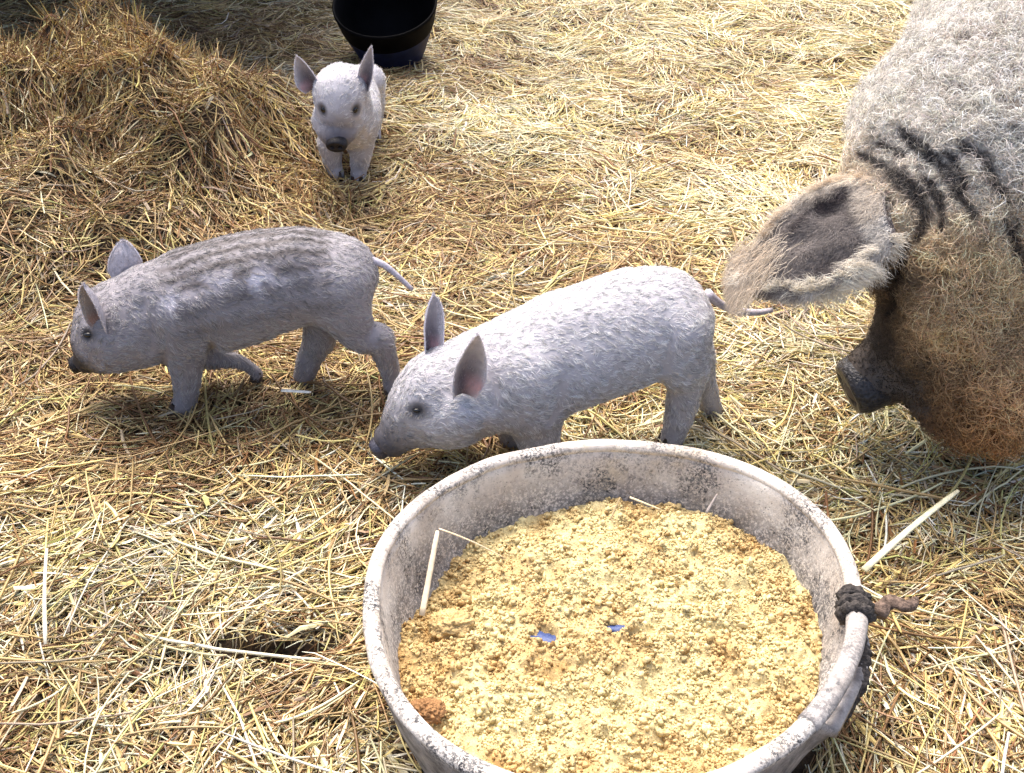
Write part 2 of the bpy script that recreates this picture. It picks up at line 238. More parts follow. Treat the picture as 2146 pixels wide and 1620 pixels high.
def build_ground():
    # fine where it is seen, coarse to the horizon: one sheet
    xs = np.unique(np.concatenate([-np.geomspace(3.2, 150, 18), np.linspace(-3.2, 3.2, 400), np.geomspace(3.2, 150, 18)]))
    ys = np.unique(np.concatenate([-np.geomspace(.4, 150, 18), np.linspace(-.4, 5.6, 375), np.geomspace(5.6, 150, 18)]))
    X, Y = np.meshgrid(xs, ys)
    near = np.clip((4.2 - np.abs(X)) / 1, 0, 1) * np.clip((6.6 - Y) / 1, 0, 1)
    Z = terrain(X.ravel(), Y.ravel()).reshape(X.shape) * near - .02 * (1 - near)
    V = np.stack([X, Y, Z], -1).reshape(-1, 3)
    ny, nx = X.shape
    i = (np.arange(ny - 1)[:, None] * nx + np.arange(nx - 1)[None]).ravel()
    Fc = np.stack([i, i + 1, i + nx + 1, i + nx], 1)
    m, N, L, b = mat_new('barnyard_soil')
    geo = N.new('ShaderNodeNewGeometry')
    mp = N.new('ShaderNodeMapping'); mp.inputs['Scale'].default_value = (120, 130, 120); mp.inputs['Rotation'].default_value = (0, 0, .5)
    L.new(geo.outputs['Position'], mp.inputs['Vector'])
    n1 = N.new('ShaderNodeTexNoise'); n1.inputs['Scale'].default_value = 1.0; n1.inputs['Detail'].default_value = 6
    L.new(mp.outputs[0], n1.inputs['Vector'])
    n2 = N.new('ShaderNodeTexNoise'); n2.inputs['Scale'].default_value = 9; n2.inputs['Detail'].default_value = 5
    L.new(geo.outputs['Position'], n2.inputs['Vector'])
    ad = N.new('ShaderNodeMath'); ad.operation = 'MULTIPLY'
    L.new(n1.outputs['Fac'], ad.inputs[0]); L.new(n2.outputs['Fac'], ad.inputs[1])
    cr = N.new('ShaderNodeValToRGB')
    cr.color_ramp.elements[0].position = .12; cr.color_ramp.elements[0].color = (.010, .006, .004, 1)
    cr.color_ramp.elements[1].position = .42; cr.color_ramp.elements[1].color = (.10, .06, .028, 1)
    L.new(ad.outputs[0], cr.inputs[0]); L.new(cr.outputs[0], b.inputs['Base Color'])
    b.inputs['Roughness'].default_value = .9
    bp = N.new('ShaderNodeBump'); bp.inputs['Strength'].default_value = .6; bp.inputs['Distance'].default_value = .01
    L.new(n1.outputs['Fac'], bp.inputs['Height']); L.new(bp.outputs[0], b.inputs['Normal'])
    tag(mesh_obj('ground', V, Fc, m), kind='structure')

build_ground()

# ------------------------------------------------------------------ straw
PALE = np.array([.80, .72, .46]); YELLOW = np.array([.68, .54, .22]); TAN = np.array([.47, .33, .15])
BROWN = np.array([.22, .115, .045]); GREY = np.array([.38, .31, .22]); WHITE = np.array([.84, .79, .62]); GREEN = np.array([.52, .48, .18])

def straw_colors(x, y, rng, fine):
    n = len(x)
    q = p3(x, y)
    zone = fbm(q, 2.2, 31, 3) + (fbm(q, 9, 37, 2) - .5) * .5
    # fresh bedding to the right and behind, old brown straw on the heap and round the striped piglet
    fresh = np.clip((x + .12) / .85 + (y - 2.0) * .10, -.55, .9) * .47 * np.clip((y - 1.0) / .9, -.25, 1)
    near = -np.clip((1.55 - y) / .5, 0, 1) * .03
    heap = np.exp(-(((x + 1.2) / .8) ** 2 + ((y - 2.45) / .60) ** 2)) * .42 + np.exp(-(((x + 1.0) / .50) ** 2 + ((y - 2.26) / .16) ** 2)) * .32
    # browner straw between sow and tub
    sow = np.exp(-(((x - .75) / .35) ** 2 + ((y - 1.45) / .25) ** 2)) * .30
    t = np.clip(.45 + (zone - .5) * 1.5 + fresh + near - heap - sow, 0.05, .98)
    u = rng.random(n)
    pal = np.array([BROWN, TAN, YELLOW, PALE, WHITE, GREY, GREEN])
    w = np.stack([(1 - t) ** 1.5 * 1.1, (1 - t) * .9 + .15, np.full(n, .50), t * 1.1, t ** 2 * .55, np.full(n, .16), .04 + .05 * t], 1)
    w /= w.sum(1, keepdims=True)
    k = (u[:, None] > np.cumsum(w, 1)).sum(1).clip(0, 6)
    patch = .72 + .56 * fbm(q, 5, 91, 3)[:, None]
    corner_shade = np.clip((-.35 - x + (y - 3.6) * .2) / .35, 0, 1) * np.clip((y - 3.15) / .35, 0, 1)
    patch = patch * (1 - .52 * corner_shade[:, None])  # back left corner shade painted into the colour, atop dirtier straw
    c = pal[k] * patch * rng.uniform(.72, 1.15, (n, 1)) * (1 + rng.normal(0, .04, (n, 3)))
    return np.clip(c, .01, .9)

def straws(name, x, y, length, width, z0, K, sides, rng, cols, mat, align=.55, pitch=.10, curve=.5, reject=None, label=None, kinkp=.15):
    n = len(x)
    q = p3(x, y)
    base = fbm(q, 1.7, 55, 2) * 9 + fbm(q, 6, 57, 2) * 5
    al = rng.random(n) < align
    yaw = np.where(al, base + rng.normal(0, .38, n), rng.uniform(0, math.tau, n))
    yaw = yaw + (rng.random(n) < .5) * math.pi
    pit = rng.normal(0, pitch, n)
    kap = rng.normal(0, curve, n) / .1          # curvature per metre
    s = np.linspace(-.5, .5, K)[None] * length[:, None]
    kink = (rng.random(n) < kinkp) * rng.uniform(-1.2, 1.2, n)
    kpos = rng.uniform(-.3, .3, n)[:, None] * length[:, None]
    a = yaw[:, None] + kap[:, None] * s * .5 + kink[:, None] * (s > kpos)
    ds = length[:, None] / (K - 1)
    cx = np.cumsum(np.cos(a) * ds, 1); cy = np.cumsum(np.sin(a) * ds, 1)
    cx -= cx.mean(1, keepdims=True); cy -= cy.mean(1, keepdims=True)
    X = x[:, None] + cx; Y = y[:, None] + cy
    T = terrain(X.ravel(), Y.ravel()).reshape(X.shape)
    Tm = T.mean(1, keepdims=True)
    bow = rng.normal(0, .12, n)[:, None] * (np.abs(s) ** 2) / np.maximum(length[:, None], .02) * 2
    Z = T * .55 + Tm * .45 + z0[:, None] + np.sin(pit)[:, None] * s + bow
    Z = np.maximum(Z, T - .006)
    keep = ~((np.hypot(X - TUB[0], Y - TUB[1]) < .276) & (Z < .25)).any(1)
    if reject is not None:
        keep &= ~reject(X, Y, Z)
    X, Y, Z, width, cols = X[keep], Y[keep], Z[keep], width[keep], cols[keep]
    n = len(X)
    P = np.stack([X, Y, Z], -1)
    tan = np.gradient(P, axis=1); tan = unit(tan)
    side = unit(np.cross(tan, [0, 0, 1.0]))
    up = np.cross(side, tan)
    roll = rng.uniform(-.9, .9, n)[:, None, None]
    sd_, up_ = side * np.cos(roll) + up * np.sin(roll), up * np.cos(roll) - side * np.sin(roll)
    tp = np.ones(K); tp[-1] = .45
    if K > 3: tp[0] = .8
    w = (width[:, None] * tp[None])[..., None]
    if sides == 3:
        offs = [(-.5, -.12), (.5, -.12), (0, .34)]
    elif sides == 4:
        offs = [(-.5, 0), (0, -.3), (.5, 0), (0, .38)]
    else:
        offs = [(-.5, 0), (0, .28), (.5, 0)]
    ring = np.stack([P + sd_ * w * a_ + up_ * w * b_ for a_, b_ in offs], 2)     # n,K,S,3
    S = len(offs)
    V = ring.reshape(-1, 3)
    idx = np.arange(n)[:, None, None] * (K * S) + (np.arange(K - 1) * S)[None, :, None]
    sidx = np.arange(S) if sides >= 3 else np.arange(S - 1)
    a0 = idx + sidx[None, None]; a1 = idx + ((sidx + 1) % S)[None, None]
    Fq = np.stack([a0, a1, a1 + S, a0 + S], -1).reshape(-1, 4)
    c = np.repeat(cols, K * S, 0)
    g = np.tile(np.repeat(1 - .12 * np.abs(np.linspace(-1, 1, K)), S), n)[:, None]
    o = mesh_obj(name, V, Fq, mat, col=c * g, smooth=sides >= 3)
    return o

def sample_area(n, y0, y1, rng, power=0.0, margin=.5):
    out_x, out_y = [], []
    tot = 0
    while tot < n:
        yy = rng.uniform(y0, y1, n * 2)
        hw = .43 * (yy * .829 + .70) + margin
        hmax = .43 * (y1 * .829 + .70) + margin
        xx = rng.uniform(-hmax, hmax, n * 2)
        k = np.abs(xx) < hw
        if power:
            k &= rng.random(n * 2) < (y0 / yy) ** power
        out_x.append(xx[k]); out_y.append(yy[k]); tot += k.sum()
    return np.concatenate(out_x)[:n], np.concatenate(out_y)[:n]

FEETXY = np.array([f[:2] for f in FEET])
def rej(X, Y, Z):
    r = in_hole(X, Y, 1.08).sum(1) > 0
    for fx, fy in FEETXY:      # nothing runs through a leg
        r |= ((np.hypot(X - fx, Y - fy) < .013) & (Z > .004)).any(1)
    return r

rng = np.random.default_rng(11)
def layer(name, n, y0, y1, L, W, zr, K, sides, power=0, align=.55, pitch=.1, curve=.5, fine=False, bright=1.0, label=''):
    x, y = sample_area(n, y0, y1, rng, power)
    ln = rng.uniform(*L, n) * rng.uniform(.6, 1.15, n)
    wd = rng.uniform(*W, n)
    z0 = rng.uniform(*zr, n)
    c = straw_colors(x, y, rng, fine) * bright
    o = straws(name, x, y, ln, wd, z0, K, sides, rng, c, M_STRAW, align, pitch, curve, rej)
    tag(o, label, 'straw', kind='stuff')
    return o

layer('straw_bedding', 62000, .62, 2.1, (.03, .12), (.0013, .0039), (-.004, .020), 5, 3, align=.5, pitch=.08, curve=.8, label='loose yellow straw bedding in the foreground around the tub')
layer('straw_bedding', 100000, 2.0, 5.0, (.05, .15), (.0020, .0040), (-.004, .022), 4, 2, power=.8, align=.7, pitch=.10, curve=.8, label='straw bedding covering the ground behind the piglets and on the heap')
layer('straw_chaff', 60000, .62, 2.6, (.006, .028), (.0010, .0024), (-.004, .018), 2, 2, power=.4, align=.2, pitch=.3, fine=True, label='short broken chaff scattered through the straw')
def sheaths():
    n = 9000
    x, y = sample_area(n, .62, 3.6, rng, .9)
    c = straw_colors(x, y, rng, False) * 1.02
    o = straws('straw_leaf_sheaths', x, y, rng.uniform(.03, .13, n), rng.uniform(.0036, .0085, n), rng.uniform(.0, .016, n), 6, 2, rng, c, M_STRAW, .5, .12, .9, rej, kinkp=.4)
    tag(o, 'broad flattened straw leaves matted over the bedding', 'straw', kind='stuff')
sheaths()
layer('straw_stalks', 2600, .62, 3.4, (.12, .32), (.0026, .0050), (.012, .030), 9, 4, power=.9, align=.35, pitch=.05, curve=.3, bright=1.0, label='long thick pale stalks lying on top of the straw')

# upright tufts on the heap crest and fine grassy blades
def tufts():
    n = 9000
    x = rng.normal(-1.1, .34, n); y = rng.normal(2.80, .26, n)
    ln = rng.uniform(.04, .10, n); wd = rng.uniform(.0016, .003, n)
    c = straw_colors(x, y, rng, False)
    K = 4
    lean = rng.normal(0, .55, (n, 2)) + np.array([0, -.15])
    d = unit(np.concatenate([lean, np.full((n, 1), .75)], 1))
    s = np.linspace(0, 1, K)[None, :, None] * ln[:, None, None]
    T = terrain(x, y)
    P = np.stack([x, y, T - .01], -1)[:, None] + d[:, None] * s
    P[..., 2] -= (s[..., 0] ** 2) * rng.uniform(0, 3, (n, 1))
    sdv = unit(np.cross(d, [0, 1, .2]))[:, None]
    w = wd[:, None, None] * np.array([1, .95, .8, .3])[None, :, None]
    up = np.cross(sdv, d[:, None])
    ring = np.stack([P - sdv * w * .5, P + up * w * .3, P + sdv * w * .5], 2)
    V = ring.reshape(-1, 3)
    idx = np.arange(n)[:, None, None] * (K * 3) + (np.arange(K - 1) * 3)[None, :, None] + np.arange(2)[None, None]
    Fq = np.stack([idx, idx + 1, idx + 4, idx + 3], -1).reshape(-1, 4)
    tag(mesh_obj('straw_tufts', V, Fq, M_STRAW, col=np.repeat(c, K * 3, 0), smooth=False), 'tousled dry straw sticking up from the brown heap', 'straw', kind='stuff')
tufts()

# ------------------------------------------------------------------ single stalks that stand out
def tube(points, radii, S=8, flat=1.0, seed=0, wob=0.0, cap=True):
    P = np.asarray(points, float); R = np.asarray(radii, float)
    t = unit(np.gradient(P, axis=0))
    ref = np.array([0, 0, 1.0]) if abs(t[0][2]) < .8 else np.array([1.0, 0, 0])
    V = []
    r_ = np.random.default_rng(seed)
    side = unit(np.cross(t[0], ref))
    for i in range(len(P)):
        side = unit(side - t[i] * (side @ t[i]))
        up = np.cross(side, t[i])
        for k in range(S):
            a = math.tau * k / S
            rr = R[i] * (1 + (r_.random() - .5) * wob)
            V.append(P[i] + side * math.cos(a) * rr + up * math.sin(a) * rr * flat)
    Fc = []
    n = len(P)
    for i in range(n - 1):
        for k in range(S):
            Fc.append([i * S + k, i * S + (k + 1) % S, (i + 1) * S + (k + 1) % S, (i + 1) * S + k])
    if cap:
        Fc.append(list(range(S))[::-1]); Fc.append([(n - 1) * S + k for k in range(S)])
    return np.array(V), Fc

def spline(pts, n):
    """Catmull-Rom through rows of pts (any columns)."""
    P = np.asarray(pts, float)
    if len(P) == 2:
        t = np.linspace(0, 1, n)[:, None]
        return P[0] * (1 - t) + P[1] * t
    Q = np.vstack([2 * P[0] - P[1], P, 2 * P[-1] - P[-2]])
    u = np.linspace(0, len(P) - 1 - 1e-6, n)
    out = []
    for x in u:
        i = int(x); f = x - i
        a, b, c, d = Q[i], Q[i + 1], Q[i + 2], Q[i + 3]
        out.append(.5 * (2 * b + (c - a) * f + (2 * a - 5 * b + 4 * c - d) * f * f + (3 * b - a - 3 * c + d) * f ** 3))
    return np.array(out)

def stalk(key, r0, r1, col, label, name='straw_stalk', bend=.0, flat=.5, group=None):
    a, b = np.array(SPOTS[key][0]), np.array(SPOTS[key][1])
    t = np.linspace(0, 1, 10)[:, None]
    P = a * (1 - t) + b * t + np.array([0, 0, 1.0]) * bend * np.sin(t * math.pi)
    V, Fc = tube(P - a, np.linspace(r0, r1, 10) * np.array([1, 1, 1.06, 1, 1, 1.05, 1, 1, 1, .7]), 8, flat)
    m = mat_plain('stalk_' + key, col, rough=.45, var=.16, scale=90, bump=.2, dist=.001)
    return tag(mesh_obj(name, V + a, Fc, m, origin=a), label, 'straw stalk')

# ------------------------------------------------------------------ signed-distance bodies
def sdf_body(chains, vox, cuts=(), bumps=None, pad=.03):
    allp = np.concatenate([np.array(c[0]) for c in chains])
    lo = (allp[:, :3] - allp[:, 3:4]).min(0) - pad
    hi = (allp[:, :3] + allp[:, 3:4]).max(0) + pad
    dim = np.ceil((hi - lo) / vox).astype(int)
    ax = [lo[i] + np.arange(dim[i]) * vox for i in range(3)]
    D = np.full(dim, .2, np.float32)

    def chain_d(pts):
        """distance to a tapered chain, only inside its own box"""
        P = spline(pts, max(2, (len(pts) - 1) * 4 + 1))
        l = (P[:, :3] - P[:, 3:4]).min(0) - .07; h = (P[:, :3] + P[:, 3:4]).max(0) + .07
        i0 = np.clip(np.floor((l - lo) / vox).astype(int), 0, dim); i1 = np.clip(np.ceil((h - lo) / vox).astype(int), 0, dim)
        sl = tuple(slice(a, b) for a, b in zip(i0, i1))
        G = np.stack(np.meshgrid(*[ax[i][sl[i]] for i in range(3)], indexing='ij'), -1).astype(np.float32)
        d = np.full(G.shape[:3], 1e3, np.float32)
        for k in range(len(P) - 1):
            a, b = P[k, :3].astype(np.float32), P[k + 1, :3].astype(np.float32)
            ab = b - a
            t = np.clip(((G - a) @ ab) / max(float(ab @ ab), 1e-9), 0, 1)
            dd = np.sqrt((((G - a) - t[..., None] * ab) ** 2).sum(-1)) - (P[k, 3] + (P[k + 1, 3] - P[k, 3]) * t)
            d = np.minimum(d, dd)
        return sl, d
    for pts, k in chains:
        sl, d = chain_d(pts)
        o = D[sl]
        h = np.clip(.5 + .5 * (o - d) / k, 0, 1)
        D[sl] = o * (1 - h) + d * h - k * h * (1 - h)
    for pts, k in cuts:
        sl, d = chain_d(pts)
        o = D[sl]
        h = np.clip(.5 - .5 * (o + d) / k, 0, 1)
        D[sl] = o * (1 - h) - d * h + k * h * (1 - h)
    if bumps is not None:
        G = np.stack(np.meshgrid(*ax, indexing='ij'), -1)
        near = np.abs(D) < .04
        D[near] += bumps(G[near]).astype(np.float32)
    g = vdb.FloatGrid(background=.2)
    g.copyFromArray(np.clip(D, -.2, .2), tolerance=0.0)
    V, Q = g.convertToQuads(0.0)
    V = V * vox + lo
    c = V[Q].mean(1) - V.mean(0)
    n = np.cross(V[Q[:, 2]] - V[Q[:, 0]], V[Q[:, 3]] - V[Q[:, 1]])
    if (c * n).sum() < 0:
        Q = Q[:, ::-1]
    return V, np.ascontiguousarray(Q)

def mesh_normals(V, Q):
    n = np.cross(V[Q[:, 2]] - V[Q[:, 0]], V[Q[:, 3]] - V[Q[:, 1]])
    N = np.zeros_like(V)
    for k in range(4):
        np.add.at(N, Q[:, k], n)
    return unit(N)

class Surf:
    def __init__(self, V, Q, N=None):
        self.V, self.Q = V, Q
        self.N = mesh_normals(V, Q) if N is None else N
        self.area = .5 * np.linalg.norm(np.cross(V[Q[:, 2]] - V[Q[:, 0]], V[Q[:, 3]] - V[Q[:, 1]]), axis=1)
        self.tree = None
    def snap(self, p):
        if self.tree is None:
            self.tree = bvhtree.BVHTree.FromPolygons([tuple(v) for v in self.V], [tuple(int(i) for i in q) for q in self.Q])
        loc, nor, i, d = self.tree.find_nearest(Vector([float(c) for c in p[:3]]))
        return np.array(loc), np.array(nor)
    def sample(self, n, rng, weight=None):
        w = self.area.copy()
        if weight is not None:
            c = self.V[self.Q].mean(1)
            w = w * weight(c, self.N[self.Q[:, 0]])
        k = rng.choice(len(w), n, p=w / w.sum())
        u, v = rng.random((2, n, 1))
        q = self.Q[k]
        P = (self.V[q[:, 0]] * (1 - u) + self.V[q[:, 1]] * u) * (1 - v) + (self.V[q[:, 3]] * (1 - u) + self.V[q[:, 2]] * u) * v
        N = unit((self.N[q[:, 0]] * (1 - u) + self.N[q[:, 1]] * u) * (1 - v) + (self.N[q[:, 3]] * (1 - u) + self.N[q[:, 2]] * u) * v)
        return P, N

def hair(name, P, N, flow, length, col, parent, origin, rng, lift=.3, K=5, radius=.0003, curl=0.0, turns=1.0, jitter=.25, droop=0.0, label=None, mat=None, colfn=None, overlay=None, clumps=0, clump=.6, cjit=.5, ctone=0.0):
    n = len(P)
    t = flow - N * (flow * N).sum(1, keepdims=True)
    t = unit(t) + rng.normal(0, jitter, (n, 3))
    G = None
    if clumps:
        gi_ = rng.choice(n, clumps, replace=False)
        kd = kdtree.KDTree(clumps)
        for i_, p_ in enumerate(P[gi_].tolist()):
            kd.insert(p_, i_)
        kd.balance()
        own = np.array([kd.find(p_)[1] for p_ in P.tolist()])
        t = t + rng.normal(0, cjit, (clumps, 3))[own]
        G = P[gi_][own] - P
        if ctone:
            col = np.asarray(col) * rng.uniform(1 - ctone, 1 + ctone, (clumps, 1))[own]
    t = unit(t - N * (t * N).sum(1, keepdims=True))
    lf = np.broadcast_to(np.asarray(lift), (n,))[:, None] * rng.uniform(.6, 1.4, (n, 1))
    s = np.linspace(0, 1, K)[None, :, None]
    L = length[:, None, None]
    d = unit(t + N * lf)
    b = np.cross(N, t)
    C = P[:, None] - N[:, None] * .001 + d[:, None] * s * L
    C = C - N[:, None] * (s ** 2) * L * (lf[:, None] * .35)
    if G is not None:
        C = C + G[:, None] * (clump * s ** 1.3)
    C[..., 2] -= (s[..., 0] ** 2) * L[..., 0] * droop
    cr = np.broadcast_to(np.asarray(curl), (n,))[:, None, None] * rng.uniform(.5, 1.3, (n, 1, 1))
    ph = rng.uniform(0, math.tau, (n, 1, 1)); om = turns * math.tau * rng.uniform(.6, 1.4, (n, 1, 1)) * np.where(rng.random((n, 1, 1)) < .5, 1, -1)
    amp = cr * np.minimum(s * 2.5, 1)
    C = C + b[:, None] * amp * (np.cos(ph + om * s)) + N[:, None] * amp * (np.sin(ph + om * s) * .8 + .4)
    if colfn is not None:
        ca = colfn(C[:, max(1, K // 5)] - N * .008); cb = colfn(C[:, int(K * .75)] - N * .012)
        w = np.linspace(-.35, 1.35, K).clip(0, 1)[None, :, None]
        col = (ca[:, None] * (1 - w) + cb[:, None] * w) * col[:, None]
        if overlay is not None:
            m = np.nonzero((C[:, 0, 1] < 2.25) & (C[:, 0, 2] > .2))[0]
            dq = C[m] - P[m][:, None]
            nm = N[m][:, None]
            Q = (C[m] - nm * (dq * nm).sum(-1, keepdims=True)).reshape(-1, 3)
            k, oc = overlay(Q)
            k = np.clip(k.reshape(len(m), K, 1), 0, 1) ** .8 * np.clip(rng.normal(.86, .22, (len(m), 1, 1)), .15, .97)
            col[m] = col[m] * (1 - k) + oc * k
    else:
        col = np.asarray(col)[:, None]
    h = bpy.data.hair_curves.new(name)
    h.add_curves([K] * n)
    C = C - np.asarray(origin)
    h.attributes['position'].data.foreach_set('vector', C.astype(np.float32).ravel())
    rad = h.attributes.get('radius') or h.attributes.new('radius', 'FLOAT', 'POINT')
    pr = np.array([1 - .75 * x ** 2 for x in np.linspace(0, 1, K)])
    rad.data.foreach_set('value', (radius * pr[None] * rng.uniform(.7, 1.3, (n, 1))).astype(np.float32).ravel())
    a = h.attributes.new('Col', 'FLOAT_COLOR', 'POINT')
    c = np.ones((n, K, 4), np.float32)
    c[..., :3] = np.clip(col, .004, .92)
    a.data.foreach_set('color', c.ravel())
    h.materials.append(mat or M_FUR)
    o = bpy.data.objects.new(name, h)
    if label: o['label'] = label
    return link(o, parent)

def ear_mesh(pts, N, cup, wm, origin, thick=.0022, nu=22, nv=17, bend=.08, power=2.4, seed=0, curl_edge=0.0, bulge=.42):
    bl, br, tip = [np.array(p[:3], float) for p in pts]
    B = (bl + br) / 2; ax = tip - B; ln = np.linalg.norm(ax); ax /= ln
    W = br - bl; W -= ax * (W @ ax); w0 = np.linalg.norm(W) / 2 * wm; W = unit(W)
    Nn = np.array(N, float); Nn -= ax * (Nn @ ax); Nn = unit(Nn)
    W = np.cross(Nn, ax) * np.sign(np.cross(Nn, ax) @ W)
    uu = np.linspace(-.14, 1, nu)[:, None]; vv = np.linspace(-1, 1, nv)[None]
    up = np.clip(uu, 0, 1)
    w = w0 * np.clip(1 - up ** power, .0, 1) ** .62 * (1 + bulge * np.sin(np.pi * np.clip(up, 0, 1) ** .8))
    w = np.where(uu < 0, w * (1 + uu * 1.5), w)
    w[-1] = w0 * .06
    hgt = cup * w * (vv ** 2) - bend * ln * np.sin(np.pi * up) + curl_edge * w0 * np.abs(vv) ** 6
    wob = (noise3(p3(uu * 3 + vv * 0, vv * 2 + uu * 0), 1.5, seed) - .5) * w0 * .18
    ctr = B + ax * (uu * ln)[..., None]
    squeeze = 1 / np.sqrt(1 + (cup * .9) ** 2)
    F = ctr + W * (w * vv * squeeze)[..., None] + Nn * (hgt + wob)[..., None]
    th = thick * (1 - .8 * np.abs(vv) ** 4) * (1 - .5 * up)
    Bk = F - Nn * th[..., None]
    V = np.concatenate([F.reshape(-1, 3), Bk.reshape(-1, 3)])
    ii = (np.arange(nu - 1)[:, None] * nv + np.arange(nv - 1)[None]).ravel()
    q = np.stack([ii, ii + 1, ii + nv + 1, ii + nv], 1)
    # orient: front faces look along +Nn
    nrm = np.cross(V[q[:, 1]] - V[q[:, 0]], V[q[:, 3]] - V[q[:, 0]]).mean(0)
    if nrm @ Nn < 0: q = q[:, ::-1]
    o = nu * nv
    qb = q[:, ::-1] + o
    rim = []
    ring = [r * nv for r in range(nu)] + [(nu - 1) * nv + c for c in range(1, nv)] + [r * nv + nv - 1 for r in range(nu - 2, -1, -1)]
    for a, b in zip(ring[:-1], ring[1:]):
        rim.append([b, a, a + o, b + o] if not (nrm @ Nn < 0) else [a, b, b + o, a + o])
    Q = np.concatenate([q, qb, np.array(rim)])
    UV = np.stack([np.broadcast_to(uu, (nu, nv)), np.broadcast_to(vv, (nu, nv))], -1).reshape(-1, 2)
    return V, Q, q, qb, UV, Nn, ax

def eye(parent, surf, p, r, origin, name='eye', axis=None):
    loc, nor = surf.snap(p)
    c = loc - nor * r * .35
    V, Fc = [], []
    n, m = 10, 14
    for i in range(n + 1):
        th = math.pi * i / n
        for j in range(m):
            a = math.tau * j / m
            V.append(c + r * np.array([math.sin(th) * math.cos(a), math.sin(th) * math.sin(a), math.cos(th)]))
    if axis is not None:      # almond shaped opening
        V = np.array(V) - c
        V = V + np.outer(V @ axis, axis) * .45
        V[:, 2] *= .72
        V = V + c
    for i in range(n):
        for j in range(m):
            Fc.append([i * m + j, (i + 1) * m + j, (i + 1) * m + (j + 1) % m, i * m + (j + 1) % m])
    mesh_obj(name, V, Fc, M_EYE, parent, origin=origin)
    return loc, nor

def snout_disc(parent, a, b, ra, rb, origin, mat, nostril=True, up=(0, 0, 1), squash=1.0):
    """the flat nose plate: a short thick disc along a->b with two nostril pits"""
    a, b = np.array(a), np.array(b)
    ax = unit(b - a); upv = np.array(up, float); upv -= ax * (upv @ ax); upv = unit(upv); sd = np.cross(ax, upv)
    rs = np.linspace(0, 1, 16); S = 48
    V, Fc = [], []
    nos = [(.38, .05), (-.38, .05)]
    prof = [(-.5, .94), (-.2, 1.0), (.25, 1.02), (.55, 1.0), (.8, .95), (.95, .87)]
    L = np.linalg.norm(b - a)
    for z, r in prof:
        for k in range(S):
            t = math.tau * k / S
            rr = (ra + (rb - ra) * .6) * r
            V.append(a + ax * L * z + sd * math.cos(t) * rr * 1.06 + upv * math.sin(t) * rr * squash * (.88 + .06 * math.sin(t)))
    rows = len(prof)
    for r in (.82, .7, .58, .46, .34, .22, .1, .0):
        for k in range(S):
            t = math.tau * k / S
            x, y = math.cos(t) * r, math.sin(t) * r
            dep = 0
            if nostril:
                for nx, ny in nos:
                    dd = ((x - nx) / .20) ** 2 + ((y - ny) / .27) ** 2
                    dep += .55 * math.exp(-dd ** 2)
            z = 1.0 + .06 * (1 - r) - dep
            rr = (ra + (rb - ra) * .6)
            V.append(a + ax * L * z + sd * x * rr * 1.06 + upv * y * rr * .92 * squash)
        rows += 1
    for i in range(rows - 1):
        for k in range(S):
            Fc.append([i * S + k, i * S + (k + 1) % S, (i + 1) * S + (k + 1) % S, (i + 1) * S + k])
    V = np.array(V)
    nn = unit(V - (a + ax * L * .4))
    V = V + nn * ((noise3(V, 1.6 / ra * .5, 4) - .5) * ra * .16 + (noise3(V, 5 / ra * .5, 6) - .5) * ra * .05)[:, None]
    return mesh_obj('snout', V, Fc, mat, parent, origin=origin)

def trotter(parent, p, r, fwd, origin, side):
    """cloven hoof: two pointed toes"""
    f = np.array(fwd, float); f[2] = 0; f = unit(f); s = np.cross([0, 0, 1.0], f)
    for k in (-1, 1):
        V = []
        prof = [(0.012, .62, -.05), (.0, .8, .05), (-.010, .95, .12), (-.020, 1.0, .2), (-.026, .6, .2)]
        S = 12
        for z, w, push in prof:
            for j in range(S):
                a = math.tau * j / S
                V.append(np.array(p) + np.array([0, 0, 1.0]) * (z * r / .022) + s * (k * r * .46 + math.cos(a) * r * .46 * w) + f * (math.sin(a) * r * .95 * w + push * r + (.25 * r if math.sin(a) > 0 else 0)))
        Fc = [[i * S + j, i * S + (j + 1) % S, (i + 1) * S + (j + 1) % S, (i + 1) * S + j] for i in range(len(prof) - 1) for j in range(S)]
        Fc.append(list(range(S))); Fc.append([(len(prof) - 1) * S + j for j in range(S)][::-1])
        mesh_obj('hoof', V, Fc, M_HOOF, parent, origin=origin)

def axis_param(P, axis):
    """closest point on a polyline: returns s (0..1), centre"""
    A = spline(axis, 40)[:, :3]
    best = np.full(len(P), 1e9); S = np.zeros(len(P)); Cc = np.zeros_like(P)
    for k in range(len(A) - 1):
        ab = A[k + 1] - A[k]
        t = np.clip(((P - A[k]) @ ab) / (ab @ ab), 0, 1)
        c = A[k] + t[:, None] * ab
        d = ((P - c) ** 2).sum(1)
        m = d < best
        best[m] = d[m]; S[m] = (k + t[m]) / (len(A) - 1); Cc[m] = c[m]
    return S, Cc

